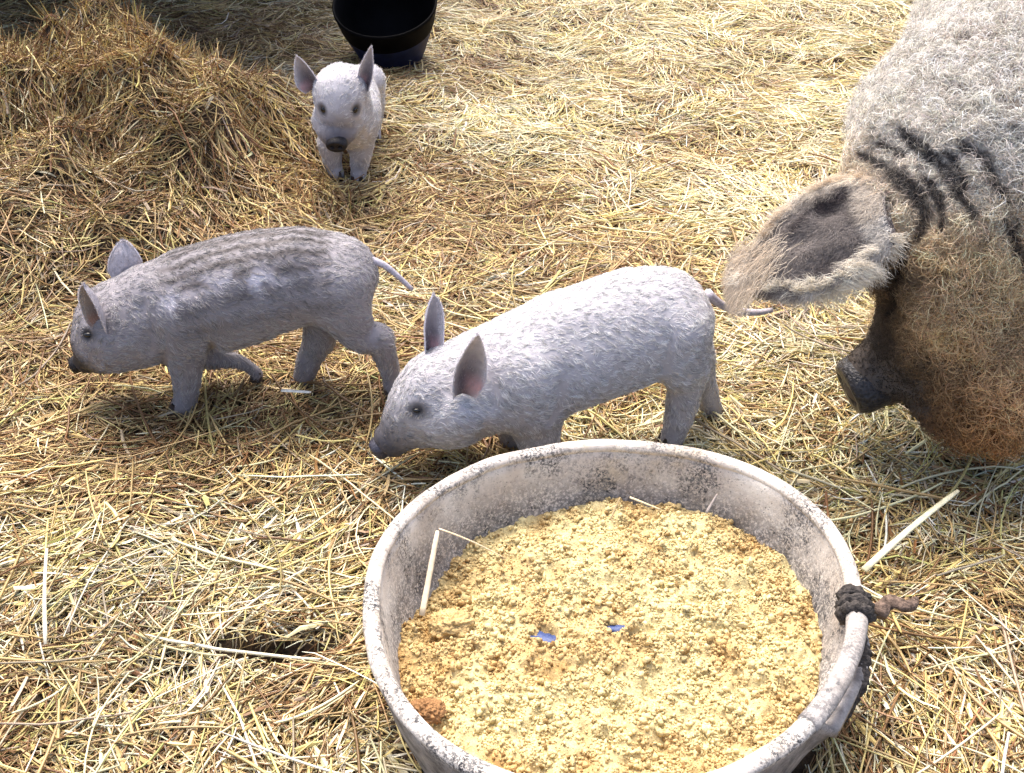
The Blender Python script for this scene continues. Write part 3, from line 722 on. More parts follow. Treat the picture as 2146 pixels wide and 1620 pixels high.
# ------------------------------------------------------------------ piglets
def build_piglet(spec, kind, label, snout_mat, nhair, vox=.0042):
    seed = dict(striped=1, white=2, facing=3)[kind]
    rg = np.random.default_rng(100 + seed)
    root = empty('piglet', spec['root'])
    tag(root, label, 'piglet', 'young piglets walking over the straw')
    O = spec['root']
    hd = np.array(spec['heading']); sdv = np.array(spec['side'])
    chains = [tuple(c) for c in spec['chains']]
    body_axis = spec['chains'][0][0]; head_axis = spec['chains'][1][0]
    snp = np.array(spec['snout'])
    # brow ridges and eye hollows
    V0, Q0 = sdf_body(chains, .008)
    s0 = Surf(V0, Q0)
    eyes = [s0.snap(e) for e in spec['eyes']]
    R0 = spec['eyes'][0][3]
    cuts = []
    for (loc, nor) in eyes:
        cuts.append(([[*(loc + nor * R0 * .9), R0 * 1.25], [*(loc + nor * R0 * .9 + hd * .002), R0 * 1.25]], .010))
    if spec['mouth']:
        mp = [s0.snap(q)[0] for q in spec['mouth']]
        cuts.append(([[*q, .0022] for q in mp], .004))
    for cr in spec['crease']:
        mp = [s0.snap(q) for q in cr]
        cuts.append(([[*(q[0] + q[1] * .003), .006] for q in mp], .014))
    sn_end, sn_a = snp[1, :3], snp[0, :3]
    def bumps(G):
        return (noise3(G, 60, 5) - .5) * .0014 + (noise3(G, 22, 9) - .5) * .006
    V, Q = sdf_body(chains, vox, cuts=cuts, bumps=bumps)
    surf = Surf(V, Q)
    hs, hc = None, None

    def pattern(P):
        """coat colour at surface points"""
        base = np.tile(np.array([.87, .85, .85]), (len(P), 1))
        dh = np.linalg.norm(P - sn_end, axis=1)
        if kind == 'striped':
            S, C = axis_param(P, body_axis)
            v = P - C
            v = v - hd * (v @ hd)[:, None]
            phi = np.degrees(np.arctan2(v @ sdv, v[:, 2]))        # 0 at the spine, + towards the near side
            w = (fbm(P, 26, 3, 3) - .5) * 10 + (fbm(P, 9, 13, 2) - .5) * 14
            a = np.abs(phi) + w
            onb = np.clip((S - .0) / .06, 0, 1) * np.clip((.93 - S) / .12, 0, 1)
            stripe = np.exp(-((a - 2) / 5) ** 2) * .8 + np.exp(-((a - 17) / 5.0) ** 2) * .9 + np.exp(-((a - 33) / 5.5) ** 2) * .95 + np.exp(-((a - 48) / 6) ** 2) * .85 + np.exp(-((a - 72) / 9) ** 2) * .6 * (.5 + fbm(P, 40, 19, 2)) + np.exp(-((a - 98) / 9) ** 2) * .35
            light = np.exp(-((a - 52) / 8) ** 2) * (fbm(P, 34, 17, 2) > .5) * .9
            br = np.array([.14, .12, .11])
            k = np.clip(stripe * 1.0 * onb, 0, .9)[:, None]
            base = np.array([.50, .475, .48]) * np.ones((len(P), 1))
            base = base * (1 - k) + br * k
            base = base * (1 + .75 * (light * onb)[:, None])
            spots = np.clip((fbm(P, 24, 77, 2) - .47) * 12, 0, 1) * np.exp(-((a - 60) / 15) ** 2) * onb * np.clip((S - .35) * 8, 0, 1)
            base = base * (1 - spots[:, None]) + np.array([.90, .88, .93]) * spots[:, None]
            dk = np.clip(1.5 - (dh - .030) / .040, 0, 1)[:, None]
            base = base * (1 - dk * .92) + np.array([.055, .045, .04]) * dk * .92
        elif kind == 'white':
            n = fbm(P, 30, 5, 3)[:, None]
            base = base * (.90 + .18 * (n - .5))
            dk = np.clip(1.15 - (dh - .025) / .095, 0, 1)[:, None] ** 1.3
            base = base * (1 - dk * .9) + np.array([.075, .07, .08]) * dk * .9
        else:
            dk = np.clip(1.1 - (dh - .024) / .060, 0, 1)[:, None]
            base = base * (1 - dk * .88) + np.array([.13, .12, .14]) * dk * .85
        for (loc, nor) in eyes:
            dv = P - loc
            al_ = dv @ hd if kind != 'facing' else dv @ sdv
            de = np.sqrt((dv ** 2).sum(1) - al_ ** 2 * (.62 if kind != 'facing' else .0))
            e = np.clip(1 - (de - R0 * .8) / (R0 * (2.2 if kind == 'white' else 1.5)), 0, 1)[:, None] ** .8
            base = base * (1 - e * .93) + np.array([.03, .028, .03]) * e * .93
        # muddy feet
        mz = np.clip(1 - (P[:, 2] - .0) / .05, 0, 1)[:, None] ** 1.5
        base = base * (1 - mz * .55) + np.array([.28, .22, .18]) * mz * .55
        return base
    cV = pattern(V)
    skin = cV * np.array([.50, .49, .53])
    mesh_obj('body', V, Q, M_SKIN, root, col=skin, origin=O)
    # coat
    def noface(c, n):
        w = np.ones(len(c))
        w *= np.clip((np.linalg.norm(c - sn_end, axis=1) - .012) / .03, .03, 1)
        for (loc, nor) in eyes:
            w *= np.where(np.linalg.norm(c - loc, axis=1) < R0 * .95, .0, 1)
        w *= np.where(c[:, 2] < .012, .2, 1)
        w *= np.where((n @ sdv > -.75) | (kind == 'facing'), 1, .35)
        return w
    P, N = surf.sample(nhair, rg, noface)
    S, C = axis_param(P, head_axis)
    hvec = unit(np.array(head_axis[0][:3]) - sn_end)            # back along the head
    dn = np.array([0, 0, -1.0])
    onhead = np.clip((np.linalg.norm(P - np.array(body_axis[-1][:3]), axis=1) * -1 + .10) / .06, 0, 1)
    d_h = np.linalg.norm(P - sn_end, axis=1)
    hw = np.clip((.19 - d_h) / .05, 0, 1)[:, None]
    low = np.clip((.13 - P[:, 2]) / .06, 0, 1)[:, None] * (1 - hw)
    flow = (-hd * .9 + dn * .45) * (1 - hw) * (1 - low) + dn * low * 1.2 + (hvec + dn * .15) * hw
    flow = flow + (np.stack([noise3(P, 50, 61), noise3(P, 50, 62), noise3(P, 50, 63)], 1) - .5) * 1.0
    ln = rg.uniform(.010, .017, nhair) * (1 - .62 * np.clip((.10 - d_h) / .08, 0, 1)) * np.where(P[:, 2] < .05, .6, 1)
    for (loc, nor) in eyes:
        ln = ln * np.clip(np.linalg.norm(P - loc, axis=1) / (R0 * 4.0), .22, 1)
    wv = fbm(P * np.array([1.0, 1.0, 2.6]), 120, 88, 2)[:, None]
    clump = (.66 + .62 * np.clip(wv, .1, .9)) if kind != 'striped' else (.84 + .3 * wv)
    col = pattern(P) * rg.uniform(.70, 1.20, (nhair, 1)) * np.where(rg.random((nhair, 1)) < .16, .42, 1) * clump * (1 + rg.normal(0, .02, (nhair, 3)))
    hair('fur', P, N, flow, ln, col, root, O, rg, lift=.17, K=5, radius=.00031, curl=.0007, turns=.8, jitter=.12, clumps=nhair // 11, clump=.62, cjit=.32, ctone=.09 if kind == 'striped' else .20)
    # ears
    for i, e in enumerate(spec['ears']):
        eV, eQ, qf, qb, UV, Nn, ax_ = ear_mesh(e['pts'], e['N'], e['cup'], e['wm'], O, thick=.003, power=e['power'], bulge=e['bulge'], seed=i + seed * 3)
        n = len(UV)
        u, v = UV[:, 0], UV[:, 1]
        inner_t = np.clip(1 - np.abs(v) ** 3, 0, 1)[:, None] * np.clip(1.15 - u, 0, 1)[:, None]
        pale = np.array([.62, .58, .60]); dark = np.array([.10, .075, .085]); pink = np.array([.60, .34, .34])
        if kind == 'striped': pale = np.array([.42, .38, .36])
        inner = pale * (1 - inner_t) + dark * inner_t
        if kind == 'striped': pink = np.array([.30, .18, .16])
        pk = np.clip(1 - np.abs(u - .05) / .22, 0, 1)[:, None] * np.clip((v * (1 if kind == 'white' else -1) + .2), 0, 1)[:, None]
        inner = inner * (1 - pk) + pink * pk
        outer = np.tile(np.array([.50, .46, .49]), (n, 1))
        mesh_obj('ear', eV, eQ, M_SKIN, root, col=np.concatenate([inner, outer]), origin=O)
        es = Surf(eV, qb)
        eN = es.N
        k = 2600 if kind != 'facing' else 1500
        Pp, Nn_ = es.sample(k, rg)
        hair('fur', Pp, Nn_, np.tile(ax_, (k, 1)), rg.uniform(.004, .009, k), np.tile([.68, .65, .68] if kind != 'striped' else [.50, .47, .49], (k, 1)) * rg.uniform(.8, 1.15, (k, 1)), root, O, rg, lift=.25, K=3, radius=.00028, jitter=.3)
        es = Surf(eV, qf)
        Pp, Nn_ = es.sample(k // 4, rg)
        hair('fur', Pp, Nn_, np.tile(ax_, (k // 4, 1)), rg.uniform(.004, .009, k // 4), np.tile([.40, .36, .38], (k // 4, 1)) * rg.uniform(.6, 1.2, (k // 4, 1)), root, O, rg, lift=.4, K=3, radius=.00022, jitter=.3)
        # fine pale fringe on the ear's edge
        k = 700
        nu, nv = 22, 17
        gi = rg.integers(2, nu - 1, k); sdj = rg.random(k) < .5
        idx = gi * nv + np.where(sdj, 0, nv - 1)
        nx = (gi + 1).clip(max=nu - 1) * nv + np.where(sdj, 0, nv - 1)
        f = rg.random((k, 1))
        Pp = eV[idx] * (1 - f) + eV[nx] * f
        mid = eV[gi * nv + nv // 2]
        outw = unit(Pp - mid)
        hair('fur', Pp, outw, np.tile(ax_, (k, 1)), rg.uniform(.003, .007, k), np.tile([.82, .80, .86], (k, 1)), root, O, rg, lift=.9, K=3, radius=.00025, jitter=.3)
    for e in spec['eyes']:
        loc, nor = surf.snap(e)
        eye(root, surf, loc, e[3] * (.92 if kind != 'white' else .78), O, axis=hd if kind != 'facing' else None)
    # snout plate, tail, hooves
    snout_disc(root, snp[0, :3], snp[1, :3], snp[0, 3] * .98, snp[1, 3] * .98, O, snout_mat, squash=.80 if kind == 'facing' else 1.0)
    T = spline(spec['tail'], 18)
    tV, tF = tube(T[:, :3], T[:, 3], 10, .9)
    mesh_obj('tail', tV, tF, M_TAIL, root, origin=O)
    for p in spec['hoof']:
        trotter(root, [p[0], p[1], p[2] + (.002 if p[2] < .03 else 0)], p[3], hd, O, sdv)
    return root, surf

M_TAIL = mat_plain('tail_skin', (.34, .31, .36), rough=.6, scale=300, bump=.4, dist=.001, col2=(.52, .49, .55))

build_piglet(PIGLET_WHITE, 'white', 'white bristly piglet sniffing beside the feed tub, nearest of the three', M_SNOUT_LIGHT, 52000)
build_piglet(PIGLET_STRIPED, 'striped', 'grey piglet with faint brown stripes walking left below the straw heap', M_SNOUT, 46000)
build_piglet(PIGLET_FACING, 'facing', 'white piglet walking straight towards the viewer with both ears pricked', M_SNOUT, 20000)

# ------------------------------------------------------------------ sow
def build_sow():
    rg = np.random.default_rng(7)
    spec = SOW
    O = spec['root']
    root = empty('sow', O)
    tag(root, 'big curly woolled blond sow with dark neck stripes and flopped ear sniffing the straw', 'pig')
    chains = [tuple(c) for c in spec['chains']]
    V0, Q0 = sdf_body(chains, .02)
    s0 = Surf(V0, Q0)
    stripes = []
    for st in spec['stripes'] + spec['dark']:  # last path paints the ear-gap shadow together with dark brow hair
        P = spline(st, 14)
        stripes.append(np.array([s0.snap(p)[0] for p in P]))
    cuts = []
    for s in stripes[:-1]:
        cuts.append(([[*p, .008] for p in s[::3]], .018))
    cuts.append(([[*s0.snap(q)[0], .004] for q in spec['mouth']], .01))
    d = stripes[-1]
    cuts.append(([[*p, .008] for p in d[::3]], .02))
    def bumps(G):
        return (noise3(G, 14, 5) - .5) * .016 + (noise3(G, 34, 9) - .5) * .008
    V, Q = sdf_body(chains, .010, cuts=cuts, bumps=bumps, pad=.05)
    surf = Surf(V, Q)
    stripes = [np.array([surf.snap(p)[0] for p in s]) for s in stripes]
    sn = np.array(spec['snout'][1][:3]); sn0 = np.array(spec['snout'][0][:3])

    def stripe_k(P):
        k = np.zeros(len(P))
        n = (fbm(P, 70, 4, 2) - .5) * .022
        for i, s in enumerate(stripes):
            w = (.0095, .0120, .0095, .0070, .0065, .0070, .0065, .011)[i]
            dm = np.full(len(P), 9.0)
            ns = len(s) - 1
            for j, (a, b) in enumerate(zip(s[:-1], s[1:])):
                ab = b - a
                t = np.clip(((P - a) @ ab) / max(ab @ ab, 1e-9), 0, 1)
                taper = .45 + .55 * np.sin(np.pi * np.clip((j + t) / ns, 0, 1)).clip(0, 1) ** .7
                dm = np.minimum(dm, np.linalg.norm(P - a - t[:, None] * ab, axis=1) / taper)
            k = np.maximum(k, np.clip(1.6 - (dm + n) / w, 0, 1))
        return k

    bridge = np.array([surf.snap(p)[0] for p in spline(spec['bridge'], 12)])
    allst = np.concatenate(stripes)
    def sdist(P):
        d = np.full(len(P), 9.0)
        for q in allst:
            d = np.minimum(d, np.linalg.norm(P - q, axis=1))
        return d

    def coat(P, stripe=True):
        ds = np.linalg.norm(P - sn, axis=1)
        grey = np.array([.80, .75, .68]); blond = np.array([.86, .64, .40]); brown = np.array([.68, .39, .17]); rust = np.array([.46, .20, .06])
        z = P[:, 2] + (fbm(P, 6, 8, 3) - .5) * .12
        hf = np.clip((2.02 - P[:, 1]) / .22, 0, 1)       # 1 on head, 0 on the body
        zz = np.clip((z - .05) / .5, 0, 1)
        c = np.empty((len(P), 3))
        def lerp(a, b, t): return a * (1 - t) + b * t
        hc = lerp(rust, brown, np.clip((z - .04) / .10, 0, 1)[:, None])
        hc = lerp(hc, blond, np.clip((z - .13) / .20, 0, 1)[:, None])
        hc = lerp(hc, grey, np.clip((z - .40) / .14, 0, 1)[:, None])
        bc = lerp(blond * .8, grey, np.clip((z - .15) / .25, 0, 1)[:, None])
        c = lerp(bc, hc, hf[:, None])
        k = stripe_k(P)[:, None] if stripe else 0
        c = lerp(c, np.array([.022, .017, .019]), k * .96)
        db = np.full(len(P), 9.0)
        for q in bridge:
            db = np.minimum(db, np.linalg.norm(P - q, axis=1))
        bk = np.clip(1.6 - (db + (noise3(P, 35, 14) - .5) * .03) / .045, 0, 1)[:, None]
        c = lerp(c, np.array([.10, .065, .042]), bk * .85)
        m = np.clip(1.3 - ds / .19, 0, 1)[:, None]
        c = lerp(c, np.array([.07, .055, .045]), np.clip(m * 1.4, 0, .95))
        return c
    skin = coat(V) * np.array([.28, .24, .22])
    ds = np.linalg.norm(V - sn, axis=1)[:, None]
    skin = np.where(ds < .16, np.array([.10, .082, .072]) * (.6 + .8 * fbm(V, 45, 5, 3)[:, None]), skin)
    mesh_obj('body', V, Q, M_SKIN, root, col=skin, origin=O)

    def wt(c, n):
        ds = np.linalg.norm(c - sn, axis=1)
        w = np.clip((ds - .045) / .03, .0, 1) * 1.6
        w *= np.where(c[:, 1] > 2.75, .25, 1.0) * np.where(c[:, 2] < .08, .3, 1)
        cam_side = (n @ unit(np.array([-.75, -.3, .6])))
        w *= np.clip(cam_side + .75, .12, 1)
        w *= np.where(c[:, 0] > 1.25, .4, 1.0)
        return w
    n = 130000
    P, N = surf.sample(n, rg, wt)
    ds = np.linalg.norm(P - sn, axis=1)
    swirl = np.stack([noise3(P, 16, 71), noise3(P, 16, 72), noise3(P, 16, 73)], 1) - .5
    flow = np.array([.25, .5, -.5]) + swirl * 3.2
    short = np.clip((ds - .105) / .12, .17, 1)
    ln = rg.uniform(.028, .062, n) * short
    n2 = 42000
    P2, N2 = surf.sample(n2, rg, lambda c, nn: np.exp(-(sdist(c) / .045) ** 2) * (wt(c, nn) > .02))
    k = stripe_k(P)
    ln = ln * (1 - .5 * np.exp(-(sdist(P) / .05) ** 2))
    ln = ln * (1 - .55 * k) * (1 - .5 * np.clip(1.3 - np.abs(P[:, 1] - 1.88) / .2, 0, 1) * (P[:, 2] > .40))
    tone = rg.uniform(.5, 1.4, (n, 1)) * np.where(rg.random((n, 1)) < .12, .35, 1) * (1 + rg.normal(0, .03, (n, 3)))
    hair('wool', P, N, flow, ln, tone, root, O, rg, lift=.75 * (1 - .5 * k), K=12, radius=.00043, curl=.0085 * short * (1 - .5 * k), turns=1.25, jitter=.55, clumps=9000, clump=.34, cjit=.6, ctone=.25, colfn=lambda q: coat(q, False), overlay=lambda q: (stripe_k(q), np.array([.022, .017, .019])))
    fl2 = np.array([.25, .5, -.5]) + (np.stack([noise3(P2, 30, 71), noise3(P2, 30, 72), noise3(P2, 30, 73)], 1) - .5) * 2.2
    hair('wool', P2, N2, fl2, rg.uniform(.013, .023, n2), rg.uniform(.55, 1.3, (n2, 1)) * np.ones((n2, 3)), root, O, rg, lift=.5, K=7, radius=.00036, curl=.0026, turns=1.1, jitter=.35, colfn=lambda q: coat(q, False), overlay=lambda q: (stripe_k(q), np.array([.022, .017, .019])), clumps=5000, clump=.45, cjit=.4, ctone=.2)
    # ear: a big flap hanging forward, dark short hair with long pale fringe
    def make_ear(pts, N_, visible):
        eV, eQ, qf, qb, UV, Nn, ax_ = ear_mesh([[*p] for p in pts], N_, -.03, .98, O, thick=.012, nu=30, nv=23, bend=-.05, bulge=.25, power=3.0, seed=4, curl_edge=-.12)
        m = len(UV)
        mesh_obj('ear', eV, eQ, M_SKIN, root, col=np.tile([.10, .085, .085], (2 * m, 1)), origin=O)
        W = unit(np.cross(Nn, ax_))
        B = (np.array(pts[0]) + np.array(pts[1])) / 2; ln_ = np.linalg.norm(np.array(pts[2]) - B)
        bw = np.linalg.norm(np.array(pts[0]) - np.array(pts[1])) / 2
        lowsign = 1 if (W @ np.array([0, -1, -.5])) > 0 else -1
        def ec(P, rg_):
            r = P - B
            P = P + (noise3(P, 25, 44) - .5)[:, None] * ax_ * .05; r = P - B; u = (r @ ax_) / ln_; v = (r @ W) * lowsign / bw
            edge = np.clip((np.abs(v) / np.clip(1.12 * np.clip(1 - np.clip(u, 0, 1) ** 3, .02, 1) ** .62 * (1 + .25 * np.sin(np.pi * np.clip(u, 0, 1) ** .8)) * .98, .05, 2)), 0, 1.2)
            nz = (fbm(P, 30, 41, 3) - .5)
            dark = np.array([.25, .222, .21]); vd = np.array([.06, .048, .052]); pale = np.array([.80, .72, .62]); wht = np.array([.86, .82, .76])
            e = np.clip((edge + nz * .5 - np.where(v < 0, .62, .74)) / .22, 0, 1)
            e = np.maximum(e, np.clip((u + nz * .5 - .80) / .22, 0, 1))
            blot = np.clip((fbm(P, 20, 43, 3) - .50) * 6, 0, 1) * np.clip((.75 - u) * 4, 0, 1)
            c = dark * (1 - blot[:, None]) + vd * blot[:, None]
            tgt = np.where((v > .2)[:, None], wht, pale)
            base_p = np.clip((.10 - u) / .1, 0, 1) * .6
            e = np.maximum(e, base_p)
            return c * (1 - e[:, None]) + tgt * e[:, None], e, u, v
        for q, cnt in ((qf, 26000 if visible else 6000), (qb, 9000 if visible else 4000)):
            es = Surf(eV, q)
            Pp, Nn_ = es.sample(cnt, rg)
            c, e, u, v = ec(Pp, rg)
            fl = ax_ * .8 + W * lowsign * .5 + (np.stack([noise3(Pp, 40, 81), noise3(Pp, 40, 82), noise3(Pp, 40, 83)], 1) - .5) * 1.8
            hair('wool', Pp, Nn_, fl, rg.uniform(.010, .020, cnt) * (1 + .7 * e), c * rg.uniform(.6, 1.3, (cnt, 1)), root, O, rg, lift=.5, K=6, radius=.00032, curl=.002 + .001 * e, turns=.9, jitter=.45)
        # fringe locks
        k = 14000 if visible else 2500
        nu, nv = 30, 23
        gi = rg.integers(1, nu - 1, k); sdj = rg.random(k) < .5
        col_i = np.where(sdj, 0, nv - 1)
        idx = gi * nv + col_i; nx = (gi + 1) * nv + col_i
        f = rg.random((k, 1))
        Pp = eV[idx] * (1 - f) + eV[nx] * f
        mid = eV[gi * nv + nv // 2]
        outw = unit(Pp - mid)
        Pp = Pp - outw * rg.uniform(0, .016, (k, 1))
        lock = (noise3(Pp, 42, 91)[:, None] - .5)
        fl = ax_ * (lock * 8) + outw * .6
        isl = ((Pp - B) @ W) * lowsign > 0
        cc = np.where(isl[:, None], np.array([.86, .80, .70]), np.array([.78, .66, .52]))
        hair('wool', Pp, unit(outw + Nn * .5), fl, rg.uniform(.018, .046, k), cc * rg.uniform(.75, 1.1, (k, 1)), root, O, rg, lift=.35, K=8, radius=.00032, curl=.0045, turns=.7, jitter=.2, droop=.2, clumps=k // 45, clump=.6, cjit=.5, ctone=.15)
        # tuft on the tip
        k = 4200 if visible else 800
        ti = eV[(nu - 5) * nv + nv // 2]
        Pp = np.array(pts[2]) + (ti - np.array(pts[2])) * (rg.exponential(.55, (k, 1)) - .03) + W * rg.normal(0, .022, (k, 1)) + Nn * .003
        hair('wool', Pp, np.tile(unit(Nn), (k, 1)), ax_ * 1.0 + W * lowsign * .5, rg.uniform(.02, .038, k), np.array([.72, .62, .50]) * rg.uniform(.6, 1.25, (k, 1)), root, O, rg, lift=.35, K=8, radius=.00032, curl=.003, turns=.6, jitter=.35, droop=.5)
    make_ear(spec['ear'], [-.15, -.45, .88], True)
    make_ear(spec['ear2'], [.3, -.3, .88], False)
    loc, nor = eye(root, surf, spec['eye'], .013, O)
    # snout
    snout_disc(root, sn0, sn, .057, .056, O, M_SNOUT_SOW)
    T = spline(spec['tail'], 20)
    tV, tF = tube(T[:, :3], T[:, 3], 10)
    mesh_obj('tail', tV, tF, M_TAIL, root, origin=O)
    for p in spec['hoof']:
        trotter(root, p[:3], .05, [-.45, -.9, 0], O, None)
M_SNOUT_SOW = mat_plain('sow_snout', (.008, .008, .011), rough=.34, scale=170, bump=1.0, dist=.004, col2=(.05, .048, .055))
build_sow()

# ------------------------------------------------------------------ feed tub
RT = np.array([(-180, .324), (-174, .322), (-154, .33), (-143, .335), (-133, .338), (-125, .337), (-110, .332), (-93, .325), (-70, .315), (-46, .307), (-31, .304), (-22, .307), (-8, .314), (3, .319), (16, .333), (29, .341), (41, .343), (57, .337), (72, .329), (86, .322), (102, .318), (116, .321), (130, .327), (146, .328), (160, .330), (175, .325), (180, .324)])
def rim_r(a):
    deg = (np.degrees(a) + 180) % 360 - 180
    k = np.array([-8, -4, 0, 4, 8])
    return np.mean([np.interp((deg + x + 180) % 360 - 180, RT[:, 0], RT[:, 1]) for x in k], 0)

H_RIM = .18
SLOT = (math.radians(-44), math.radians(-7))
def slot_k(a):
    d = (a + math.pi) % math.tau - math.pi
    m, h = (SLOT[0] + SLOT[1]) / 2, (SLOT[1] - SLOT[0]) / 2
    return np.clip((h - np.abs(d - m)) / math.radians(5), 0, 1)

def tub_material():
    m, N, L, b = mat_new('tub_rubber')
    tc = N.new('ShaderNodeTexCoord')
    def nz(scale, det=8, rough=.6):
        n = N.new('ShaderNodeTexNoise'); n.inputs['Scale'].default_value = scale; n.inputs['Detail'].default_value = det; n.inputs['Roughness'].default_value = rough
        L.new(tc.outputs['Object'], n.inputs['Vector']); return n.outputs['Fac']
    def ramp(src, a, ca, b_, cb):
        r = N.new('ShaderNodeValToRGB'); r.color_ramp.elements[0].position = a; r.color_ramp.elements[0].color = (*ca, 1)
        r.color_ramp.elements[1].position = b_; r.color_ramp.elements[1].color = (*cb, 1); L.new(src, r.inputs[0]); return r.outputs[0]
    def mix(f, a, b_):
        x = N.new('ShaderNodeMix'); x.data_type = 'RGBA'; L.new(f, x.inputs[0]); L.new(a, x.inputs[6]); L.new(b_, x.inputs[7]); return x.outputs[2]
    def mul(a, b_):
        x = N.new('ShaderNodeMath'); x.operation = 'MULTIPLY'; L.new(a, x.inputs[0]); L.new(b_, x.inputs[1]); return x.outputs[0]
    dried = ramp(nz(9), .35, (.52, .45, .39), .65, (.78, .74, .69))
    ochre = ramp(nz(16), .5, (.58, .50, .45), .62, (.52, .40, .24))
    c = mix(ramp(nz(5), .52, (0, 0, 0), .66, (.5, .5, .5)), dried, ochre)
    speck = mul(ramp(nz(260, 6, .8), .48, (1, 1, 1), .53, (0, 0, 0)), ramp(nz(12, 6, .7), .43, (0, 0, 0), .58, (1, 1, 1)))
    sz = N.new('ShaderNodeSeparateXYZ'); L.new(tc.outputs['Object'], sz.inputs[0])
    zr = N.new('ShaderNodeMapRange'); zr.inputs[1].default_value = .155; zr.inputs[2].default_value = .095; zr.inputs[3].default_value = 0; zr.inputs[4].default_value = .8
    L.new(sz.outputs['Z'], zr.inputs[0])
    spl = mul(ramp(nz(200, 7, .8), .50, (1, 1, 1), .55, (0, 0, 0)), zr.outputs[0])
    mxm = N.new('ShaderNodeMath'); mxm.operation = 'MAXIMUM'; L.new(speck, mxm.inputs[0]); L.new(spl, mxm.inputs[1]); speck = mxm.outputs[0]
    rub = ramp(nz(60), .4, (.04, .040, .045), .6, (.16, .155, .155))
    c = mix(speck, c, rub)
    sp2 = ramp(nz(330, 3, .6), .31, (1, 1, 1), .36, (0, 0, 0))
    c = mix(sp2, c, rub)
    # worn edge patches on the lip
    wear = mul(ramp(nz(95, 6, .75), .54, (0, 0, 0), .58, (1, 1, 1)), ramp(nz(8, 2), .55, (0, 0, 0), .62, (1, 1, 1)))
    c = mix(wear, c, rub)
    # rubber shows through outside and low down: attribute painted as dirt coverage
    at = N.new('ShaderNodeAttribute'); at.attribute_name = 'Col'
    sep = N.new('ShaderNodeSeparateColor'); L.new(at.outputs['Color'], sep.inputs[0])
    out_c = ramp(nz(26, 8, .7), .38, (.09, .085, .09), .66, (.42, .39, .38))
    c = mix(sep.outputs[0], c, out_c)
    L.new(c, b.inputs['Base Color'])
    b.inputs['Roughness'].default_value = .72
    b.inputs['Specular IOR Level'].default_value = .3
    bp = N.new('ShaderNodeBump'); bp.inputs['Strength'].default_value = .7; bp.inputs['Distance'].default_value = .0035
    L.new(nz(90, 8, .7), bp.inputs['Height'])
    bp2 = N.new('ShaderNodeBump'); bp2.inputs['Strength'].default_value = .5; bp2.inputs['Distance'].default_value = .004
    L.new(nz(22, 4), bp2.inputs['Height']); L.new(bp.outputs[0], bp2.inputs['Normal'])
    L.new(bp2.outputs[0], b.inputs['Normal'])
    return m

